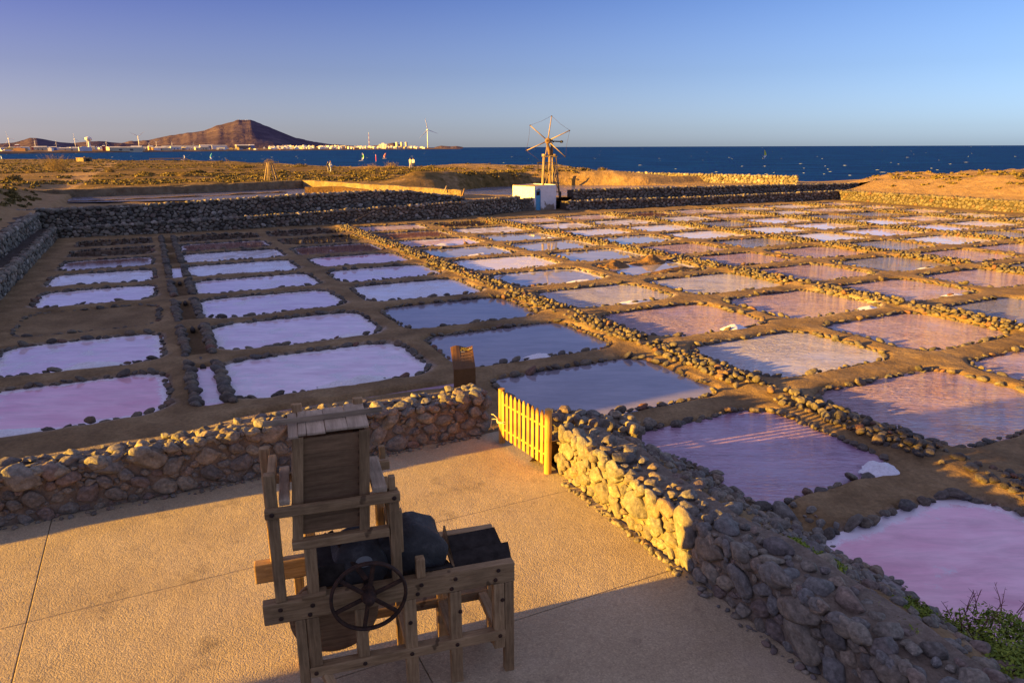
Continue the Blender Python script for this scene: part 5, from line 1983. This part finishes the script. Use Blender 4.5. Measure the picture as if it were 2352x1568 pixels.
# ---------------------------------------------------------------- windsurfers
def windsurfer(px, py, hgt, lean, rz, cols, lab):
    g0 = ray_ground(px, py, -3.95)
    root = thing('windsurfer', lab, 'windsurf rig', g0, R(rz), 'windsurf rigs on the sea')
    s = hgt / 4.6
    pts = [(0, 0), (.55, .35), (1.15, 1.0), (1.35, 2.0), (1.1, 3.2), (.6, 4.2), (.12, 4.6), (0, 4.4)]
    n = 6
    for b, (za, zb) in enumerate(((0, 1.6), (1.6, 3.2), (3.2, 4.7))):
        V_, F = [], []
        zs = np.linspace(za, zb, 6)
        zmax = 4.6
        for z in zs:
            wq = float(np.interp(z, [0, .4, 1.1, 2.2, 3.4, 4.3, 4.6], [.25, .9, 1.55, 1.6, 1.15, .55, .08]))
            for f in np.linspace(0, 1, 5):
                V_.append(((wq * f + lean * z) * s, .22 * math.sin(f * math.pi) * s, (z + .35) * s))
        nv0 = len(V_)
        V_ += [(x, y + .03, z) for x, y, z in V_]
        for i in range(5):
            for j in range(4):
                a = i * 5 + j
                F.append((a, a + 1, a + 6, a + 5))
                F.append((nv0 + a, nv0 + a + 5, nv0 + a + 6, nv0 + a + 1))
        mesh_obj('sail', V_, F, cols[b % len(cols)], root, True)
    tube('mast', [(0, 0, 0), (lean * 5 * s, 0, 5.0 * s)], .05, M['pole'], root, 6)
    tube('boom', [(lean * 1.6 * s, -.02, 1.7 * s), ((lean * 1.4 + 1.7) * s, -.05, 1.5 * s)], .04, M['pole'], root, 6)
    V_, F = [], []
    for i in range(9):
        x = -1.5 + i * .45
        wq = .32 * math.sqrt(max(.02, 1 - ((i - 4) / 4.3) ** 2))
        V_ += [(x, -wq, .08), (x, wq, .08), (x, wq * .8, -.06), (x, -wq * .8, -.06)]
    for i in range(8):
        for m in range(4):
            F.append((i * 4 + m, i * 4 + 4 + m, i * 4 + 4 + (m + 1) % 4, i * 4 + (m + 1) % 4))
    F += [(0, 1, 2, 3), (35, 34, 33, 32)]
    mesh_obj('board', V_, F, plain('white_board', (.8, .8, .8), .4), root)


cw_, ct_, cg_, cy_, cr_, cp_ = (plain('sail_' + n_, c_, .5) for n_, c_ in (('white', (.80, .80, .80)), ('teal', (.08, .45, .50)), ('green', (.18, .50, .12)), ('yellow', (.70, .70, .05)), ('red', (.60, .05, .04)), ('pink', (.60, .25, .35))))
windsurfer(420, 367, 3.9, .18, 10, [cw_], 'white windsurf sail leaning right off the left shore')
windsurfer(487, 367, 4.8, -.12, 200, [cw_, ct_, ct_], 'teal windsurf sail off the left shore')
windsurfer(829, 369.5, 5.3, .16, 5, [cw_, cg_, cw_], 'tall green and white windsurf sail in the bay')
windsurfer(864, 371, 4.3, -.04, 100, [cr_, cr_, cp_], 'narrow red windsurf sail in the middle of the bay')
windsurfer(884, 364, 4.2, -.28, 175, [cp_, cr_, cp_], 'pink windsurf sail leaning left in the bay')
windsurfer(1755, 364, 5.6, -.03, 20, [cw_, cy_, cy_], 'lone yellow windsurf sail on the open sea at right')
windsurfer(0, 370, 4.6, .02, 10, [ct_, cw_, ct_], 'turquoise sail cut by the left edge of the picture')

# ---------------------------------------------------------------- far coast
def far_pt(px, d, z=0.0):
    """A point d metres out in the direction of photograph column px."""
    a = math.atan((px - 1176) / 1640.0 * math.cos(PITCH))
    return Vector((math.sin(a) * d, math.cos(a) * d, z))


def px_of_z(dpx, d):
    return dpx / 1640.0 * d


t = NT('far_coast_soil')
n1 = t.noise(t.pos(), .012, 6, .65)
n2 = t.noise(t.pos(), .05, 5, .65)
c = t.ramp(n1, [(.3, (.13, .085, .062)), (.5, (.21, .14, .095)), (.7, (.30, .21, .14))])
M['coast'] = t.p(color=t.mix(c, t.ramp(n2, [(.35, .6), (.6, 1.2)]), .7, 'MULTIPLY'), rough=1, spec=0)
t = NT('haze_tinted_slope')
n1 = t.noise(t.pos((1, 1, 2)), .0035, 8, .62, .4)
n2 = t.noise(t.pos((1, 1, .6)), .016, 6, .65)
c = t.ramp(n1, [(.32, (.072, .054, .085)), (.5, (.10, .074, .102)), (.66, (.14, .104, .125))])  # purple of distant haze is mixed into the rock colour
M['mountain'] = t.p(color=t.mix(c, t.ramp(n2, [(.3, .7), (.6, 1.15)]), .8, 'MULTIPLY'), rough=1, spec=0, normal=t.bump(n1, .8, 60))

# shore strip: (column, distance of the water's edge, height px of the land behind)
SH = [(-200, 1500), (0, 1650), (250, 1950), (500, 2350), (700, 2750), (900, 3300), (1000, 3650), (1045, 3900)]


def shore_d(px):
    return float(np.interp(px, [s[0] for s in SH], [s[1] for s in SH]))


V_, F = [], []
cols_ = np.linspace(-260, 1062, 120)
prof_d = [0, 25, 90, 220, 480, 900, 1500]
prof_z = [-4.6, -1.5, .5, 2.0, 3.6, 5, 6]
for i, px in enumerate(cols_):
    d0 = shore_d(px) + 14 * mnoise.noise(Vector((px * .02, 0, 0)))
    taper = float(np.interp(px, [-260, 900, 1010, 1045, 1062], [1, .8, .55, .4, 0.0]))
    for j, (dd, zz_) in enumerate(zip(prof_d, prof_z)):
        p_ = far_pt(px, d0 + dd * (.4 + .6 * taper))
        V_.append((p_.x, p_.y, -4.6 + (zz_ + 4.6) * taper + (1.5 * mnoise.noise(Vector((px * .05, j, 2))) if j > 1 else 0)))
for i in range(len(cols_) - 1):
    for j in range(6):
        F.append((i * 7 + j, (i + 1) * 7 + j, (i + 1) * 7 + j + 1, i * 7 + j + 1))
structure(mesh_obj('far_shore', V_, F, M['coast'], None, True))


def hill(name, ridge, d, depth, steps=14, rough_=6, seed=0, zbase=-2):
    """A far hill from its skyline: ridge = (column, height in photograph pixels over the horizon)."""
    px0, px1 = ridge[0][0], ridge[-1][0]
    n = max(60, int((px1 - px0) / 3))
    V_, F = [], []
    for i in range(n + 1):
        px = lerp(px0, px1, i / n)
        hp = float(np.interp(px, [r_[0] for r_ in ridge], [r_[1] for r_ in ridge]))
        H = max(0.5, hp / 1762 * d + CAM_H)
        for j in range(steps + 1):
            f = j / steps
            dd = d + depth * (f - .55) * (.25 + .75 * min(1, H / 120))
            e = math.sin(min(1, f / .55) * math.pi / 2) ** 1.25 if f <= .55 else math.cos((f - .55) / .45 * math.pi / 2)
            gully = mnoise.fractal(Vector((px * .035 + seed, f * 2.2, seed)), 1, 2, 4)
            z = zbase + (H - zbase) * e + (rough_ * gully * math.sin(f * math.pi) * min(1, H / 60) * (0 if abs(f - .55) < .05 else 1))
            p_ = far_pt(px, dd)
            V_.append((p_.x, p_.y, z))
    for i in range(n):
        for j in range(steps):
            F.append((i * (steps + 1) + j, (i + 1) * (steps + 1) + j, (i + 1) * (steps + 1) + j + 1, i * (steps + 1) + j + 1))
    return structure(mesh_obj(name, V_, F, M['mountain'], None, True))


hill('mountain', [(255, 6), (300, 14), (345, 17), (385, 25), (415, 29), (450, 33.5), (480, 38), (505, 47), (530, 54), (555, 58.2), (582, 59.8), (600, 54), (630, 43), (655, 33), (680, 23), (705, 16), (725, 13), (760, 8), (800, 5), (850, 2), (900, 1)], 5600, 2400, 18, 9, 3)
hill('hill', [(-200, 10), (-60, 12), (0, 10), (35, 12), (55, 16), (75, 20.5), (90, 21), (110, 18), (140, 13), (170, 11), (200, 14), (230, 15), (255, 13), (285, 11), (320, 8), (400, 4)], 3900, 1100, 12, 3, 9)
hill('headland', [(835, 1), (860, 4.5), (880, 6), (897, 9.5), (905, 11), (915, 9), (925, 4.5), (935, 1)], 4900, 300, 10, 3, 14)
hill('headland', [(1000, .5), (1015, 4), (1030, 2.5), (1040, 2), (1050, 3), (1065, .5)], 4300, 160, 8, 2, 18)


# --- wind turbines
WT_W = plain('turbine_white', (.74, .72, .68), .5)
WT_R = plain('turbine_red_tip', (.45, .12, .08), .5)


def turbine_proto(angles, red):
    root = thing('wind_turbine', 'tall white wind turbine', 'wind turbine', (0, 0, 0))
    V_, F = tube_mesh([(0, 0, 0), (0, 0, .5), (0, 0, 1.0)], [.032, .026, .018], 12)
    mesh_obj('tower', V_, F, WT_W, root, True)
    box('nacelle', (-.022, .022, -.03, .08, .985, 1.03), WT_W, root, .006)
    hb = lathe('hub', [(.006, -.065), (.020, -.05), (.024, -.03), (.022, -.028)], WT_W, root, 12, 'y', True)
    hb.location = (0, 0, 1.008)
    for a in angles:
        V_, F = [], []
        for s, w, th in ((.0, .020, .016), (.12, .042, .014), (.35, .032, .010), (.55, .022, .007), (.68, .010, .004)):
            V_ += [(-w / 2, -th / 2, s), (w / 2, -th / 2, s), (w / 2, th / 2, s), (-w / 2, th / 2, s)]
        for i in range(4):
            for m in range(4):
                F.append((i * 4 + m, i * 4 + 4 + m, i * 4 + 4 + (m + 1) % 4, i * 4 + (m + 1) % 4))
        F += [(0, 1, 2, 3), (19, 18, 17, 16)]
        o = mesh_obj('blade', V_, F, WT_W, root)
        o.location = (0, -.045, 1.008)
        o.rotation_euler = (0, R(a), 0)
    return root


def place_turbine(root, px, d, base_z, h, yaw, label):
    p_ = far_pt(px, d, base_z)
    root.location = p_
    root.scale = (h, h, h)
    root.rotation_euler = (0, 0, R(yaw) - math.atan2(p_.x, p_.y))
    root['label'] = label
    root['group'] = 'wind turbines on the far coast'


TURB = [(984.5, 3950, 4, 41, 25, (-12, 108, 228), 'largest white wind turbine, alone at the right end of the far coast'),
        (322, 2600, 6, 25.5, 15, (-62, 55, 178), 'second largest wind turbine, left of the mountain, above the factory sheds'),
        (25, 2300, 8, 19, 40, (-20, 100, 220), 'wind turbine nearest the left edge of the picture'),
        (176, 2600, 8, 18, 30, (-8, 112, 232), 'left turbine of the close pair left of the mountain'),
        (203, 2600, 8, 17, 20, (50, 172, 292), 'right turbine of the close pair left of the mountain'),
        (84, 2700, 8, 14, 60, (-30, 90, 210), 'small turbine in front of the low dark hill'),
        (132, 2900, 8, 10, 30, (0, 120, 240), 'short turbine right of the red silo'),
        (247, 2700, 8, 11, 30, (10, 130, 250), 'lone short turbine between the pair and the large turbine'),
        (345, 3000, 8, 10, 20, (30, 150, 270), 'small turbine just right of the factory turbine'),
        (362, 2500, 5, 14, 20, (70, 190, 310), 'white turbine standing low among the yellow tanks'),
        (398, 3000, 8, 10, 35, (-25, 95, 215), 'small turbine left of the blue factory shed'),
        (446, 3000, 8, 9, 25, (25, 145, 265), 'rightmost small turbine behind the blue factory shed')]
for i, (px, d, bz, hp, yaw, ang, lab) in enumerate(TURB):
    rt = turbine_proto(ang, i)
    place_turbine(rt, px, d, bz - 2, hp / 1762 * d, yaw, lab)

# --- lattice mast
p_ = far_pt(850, 4300, 5)
ms = thing('radio_mast', 'slender red and white radio mast above the far town', 'mast', p_)
for k in range(7):
    hs = 32 / 1640 * 4300 / 7
    tube('mast_section', [(0, 0, k * hs), (0, 0, (k + 1) * hs)], 1.9 - .18 * k, WT_W if k % 2 == 0 else WT_R, ms, 6)

# --- tanks at the shore
TANK = plain('tank_cream', (.62, .55, .44), .6)
for i, (px, w) in enumerate(((914, 6.5), (924.5, 6), (935, 6))):
    d = 3450
    o = lathe('storage_tank', [(w / 1640 * d / 2, 0), (w / 1640 * d / 2, 14 / 1640 * d), (.2, 14.6 / 1640 * d)], TANK, None, 20, 'z')
    o.location = far_pt(px, d, -1)
    tag(o, f'{("left", "middle", "right")[i]} one of three cream storage tanks on the far shore', 'tank', 'storage tanks')

# --- factory sheds and tanks
FC = dict(white=(.66, .65, .64), cream=(.58, .50, .34), yellow=(.56, .42, .14), blue=(.12, .17, .36), red=(.42, .06, .05), orange=(.45, .24, .10), grey=(.34, .34, .36), pale=(.50, .53, .60), dark=(.13, .12, .12))
FC = {k: plain('shed_' + k, v, .8) for k, v in FC.items()}
SHEDS = [(12, 20, 8, 'pale', 2020, 5), (32, 16, 9, 'white', 2060, 5), (55, 26, 9, 'white', 2080, 6), (83, 14, 7, 'red', 2160, 9), (96, 28, 10, 'cream', 2100, 5), (122, 18, 9, 'blue', 2110, 5),
         (162, 44, 8, 'cream', 2040, 2), (172, 30, 6, 'white', 2220, 9), (212, 16, 9, 'cream', 2260, 6), (240, 24, 7, 'white', 2240, 5), (286, 78, 9, 'cream', 2020, 3), (255, 44, 6, 'white', 2350, 10),
         (43, 8, 13, 'red', 2300, 8), (241, 6, 11, 'red', 2030, 7), (335, 34, 7, 'white', 2450, 8), (371, 26, 8, 'grey', 2400, 5), (366, 34, 8, 'orange', 2250, 2), (300, 12, 8, 'orange', 2200, 2),
         (316, 26, 10, 'cream', 2300, 5), (348, 12, 11, 'yellow', 2260, 3), (405, 26, 9, 'white', 2420, 5), (420, 90, 7, 'white', 2800, 12), (438, 20, 8, 'pale', 2420, 4), (455, 14, 8, 'cream', 2400, 2),
         (470, 22, 9, 'cream', 2480, 5), (476, 34, 10, 'blue', 2650, 9), (504, 40, 12, 'white', 2650, 4), (510, 22, 7, 'pale', 2500, 3), (560, 38, 12, 'dark', 2760, 5), (580, 14, 13, 'blue', 2760, 4),
         (630, 20, 5, 'white', 2900, 5), (650, 14, 4, 'orange', 2720, 0), (820, 16, 5, 'orange', 3080, 2)]
names = {}
for px, w, h, cn, d, lift in SHEDS:
    d = max(d, shore_d(px) + 60)
    W2, Hh = w / 1640 * d / 2 * .74, h / 1762 * d * .68
    names[cn] = names.get(cn, 0) + 1
    side = 'left of' if px < 322 else 'right of'
    rt = thing('factory_shed', f'{cn} {"tower-like" if h > w else ("long" if w > 35 else "small" if w < 16 else "mid-sized")} industrial building on the far coast, {ordinal(names[cn] - 1)} {cn} one from the left', 'building',
               far_pt(px, d, 2.5 + (lift * .4 - 3.0) / 1762 * d), -math.atan((px - 1176) / 1640.0) + R(random.choice((-12, -8, 6, 10))), 'industrial buildings on the far coast')
    dp = max(10, W2 * .7)
    box('wall', (-W2, W2, -dp, dp, -8, Hh), FC[cn], rt, 0)
    roofm = FC['white'] if cn not in ('white', 'pale') else FC['grey']
    mesh_obj('roof', [(-W2 * 1.02, -dp * 1.05, Hh + .3), (W2 * 1.02, -dp * 1.05, Hh + .3), (W2 * 1.02, 0, Hh + min(4, Hh * .22)), (-W2 * 1.02, 0, Hh + min(4, Hh * .22)), (-W2 * 1.02, dp * 1.05, Hh + .3), (W2 * 1.02, dp * 1.05, Hh + .3)],
             [(0, 1, 2, 3), (3, 2, 5, 4), (0, 3, 4), (1, 5, 2)], roofm, rt)
    for k in range(2 if w > 16 else 1):
        x = lerp(-W2, W2, (k + 1) / 3)
        box('door_opening', (x - W2 * .09, x + W2 * .09, -dp - .3, -dp - .1, 0, Hh * .55), FC['dark'], rt, 0)
rs_ = random.Random(9)
SMALL = {}
for k in range(70):
    px = rs_.uniform(-5, 600)
    cn = rs_.choices(('white', 'cream', 'yellow', 'orange', 'pale', 'grey', 'blue'), (8, 6, 3, 2, 4, 4, 1))[0]
    if cn not in SMALL:
        bm = bmesh.new()
        bm_box(bm, -.5, .5, -.5, .5, -.5, .5)
        bm_box(bm, -.3, .1, -.3, .3, .5, .62)
        me = bpy.data.meshes.new('warehouse')
        bm.to_mesh(me)
        bm.free()
        me.materials.append(FC[cn])
        SMALL[cn] = me
    d = shore_d(px) + rs_.uniform(60, 700)
    o = bpy.data.objects.new('warehouse', SMALL[cn])
    COL.objects.link(o)
    o.location = far_pt(px, d, rs_.uniform(-1, 4.5))
    o.rotation_euler = (0, 0, rs_.uniform(-.4, .4) - math.atan((px - 1176) / 1640.0))
    o.scale = (rs_.uniform(6, 26), rs_.uniform(8, 14), rs_.uniform(4, 10))
    tag(o, f'tiny {cn} works building among the larger sheds of the far left coast', 'building', f'tiny {cn} works buildings')
wt = thing('water_tower', 'white mushroom-shaped water tower among the far left sheds', 'tower', far_pt(208, 2150, 6))
lathe('shaft', [(3, 0), (2.2, 17)], FC['white'], wt, 14, 'z')
lathe('tank', [(3, 17), (8, 21), (8, 26), (2, 28)], FC['white'], wt, 18, 'z')

# --- the white town at the foot of the mountain
HOUSE = [plain('house_' + n_, c_, .85) for n_, c_ in (('white', (.78, .76, .72)), ('warm', (.70, .60, .46)), ('ochre', (.55, .40, .20)), ('rose', (.60, .42, .36)), ('grey', (.5, .5, .53)))]
protos = []
for hm in HOUSE:
    bm = bmesh.new()
    bm_box(bm, -.5, .5, -.5, .5, -.5, .62)
    bm_box(bm, -.2, .35, -.2, .4, .62, .85)
    me = bpy.data.meshes.new('house')
    bm.to_mesh(me)
    bm.free()
    me.materials.append(hm)
    protos.append(me)
rt_ = random.Random(4)
for k in range(240):
    px = rt_.choice((rt_.uniform(620, 780), rt_.uniform(600, 905), rt_.uniform(760, 975)))
    lay = rt_.random()
    d = shore_d(px) + 120 + lay * 620
    up = lay * float(np.interp(px, [600, 660, 760, 900, 980], [2, 5, 4, 2.5, 1.5])) / 1762 * d
    w = rt_.uniform(6, 15)
    o = bpy.data.objects.new('house', protos[rt_.choices(range(5), (10, 4, 1, 1, 2))[0]])
    COL.objects.link(o)
    o.location = far_pt(px, d, 1.5 + up)
    o.rotation_euler = (0, 0, rt_.uniform(-.5, .5) - math.atan((px - 1176) / 1640.0))
    o.scale = (w, rt_.uniform(7, 13), rt_.uniform(5, 9.5))
    tag(o, 'tiny pale flat-roofed house of the far town below the mountain', 'house', 'houses of the far town')
ap = thing('apartment_block', 'larger white block standing out of the far town by the shore', 'building', far_pt(882, 3420, 1))
box('wall', (-18, 18, -10, 10, -4, 19), HOUSE[0], ap, 0)
box('stair_tower', (-6, 6, -8, 8, 19, 24), HOUSE[0], ap, 0)
for x in (-15, -8, 8, 15):
    for z in (3, 8, 13):
        box('window', (x - 1.6, x + 1.6, -10.3, -10.05, z, z + 3), FC['dark'], ap, 0)
sm = thing('summit_station', 'white antenna buildings on the mountain summit', 'building', far_pt(568, 5600, 190))
for x, w, h in ((-38, 3.5, 6), (-20, 4, 4), (12, 3.5, 5), (24, 3, 6)):
    box('cabin', (x - w, x + w, -8, 8, -14, h * .8), HOUSE[0], sm, 0)
    tube('antenna', [(x, 0, 0), (x, 0, h + 5)], .8, HOUSE[0], sm, 6)

# ---------------------------------------------------------------- whitecaps on the sea
r_ = np.random.default_rng(12)
VV, FF, k = [], [], 0
bv, bf = STONE_MIN[0]
for i in range(170):
    px = r_.uniform(-20, 2372)
    hor = 338.1 + (1176 - px) * .00356
    lo = 366 if px < 1000 else 404
    py = hor + 2.2 + (lo - hor) * r_.random() ** 1.5
    g0 = ray_ground(px, py, -4.0)
    d = math.hypot(g0.x, g0.y)
    if d > shore_d(px) - 60 and px < 1060:
        continue
    w = r_.choice((.3, .4, .6, 1.1)) * r_.uniform(.6, 1.3) * (1 + d / 1500)
    h = r_.uniform(.025, .075) * (1 + d / 900)
    V_ = bv * np.array([w, .8, h]) + np.array([g0.x, g0.y, -3.98])
    V_[:, 2] += .25 * h * np.sin(V_[:, 0] * 2.1)
    VV.append(V_)
    FF.append(bf + k)
    k += len(bv)
wc = fast_mesh('whitecaps', np.vstack(VV), np.vstack(FF), plain('sea_foam', (.34, .42, .55), .9))
wc['kind'] = 'stuff'
wc['label'] = 'scattered small whitecaps on the dark blue sea'
wc['category'] = 'whitecaps'
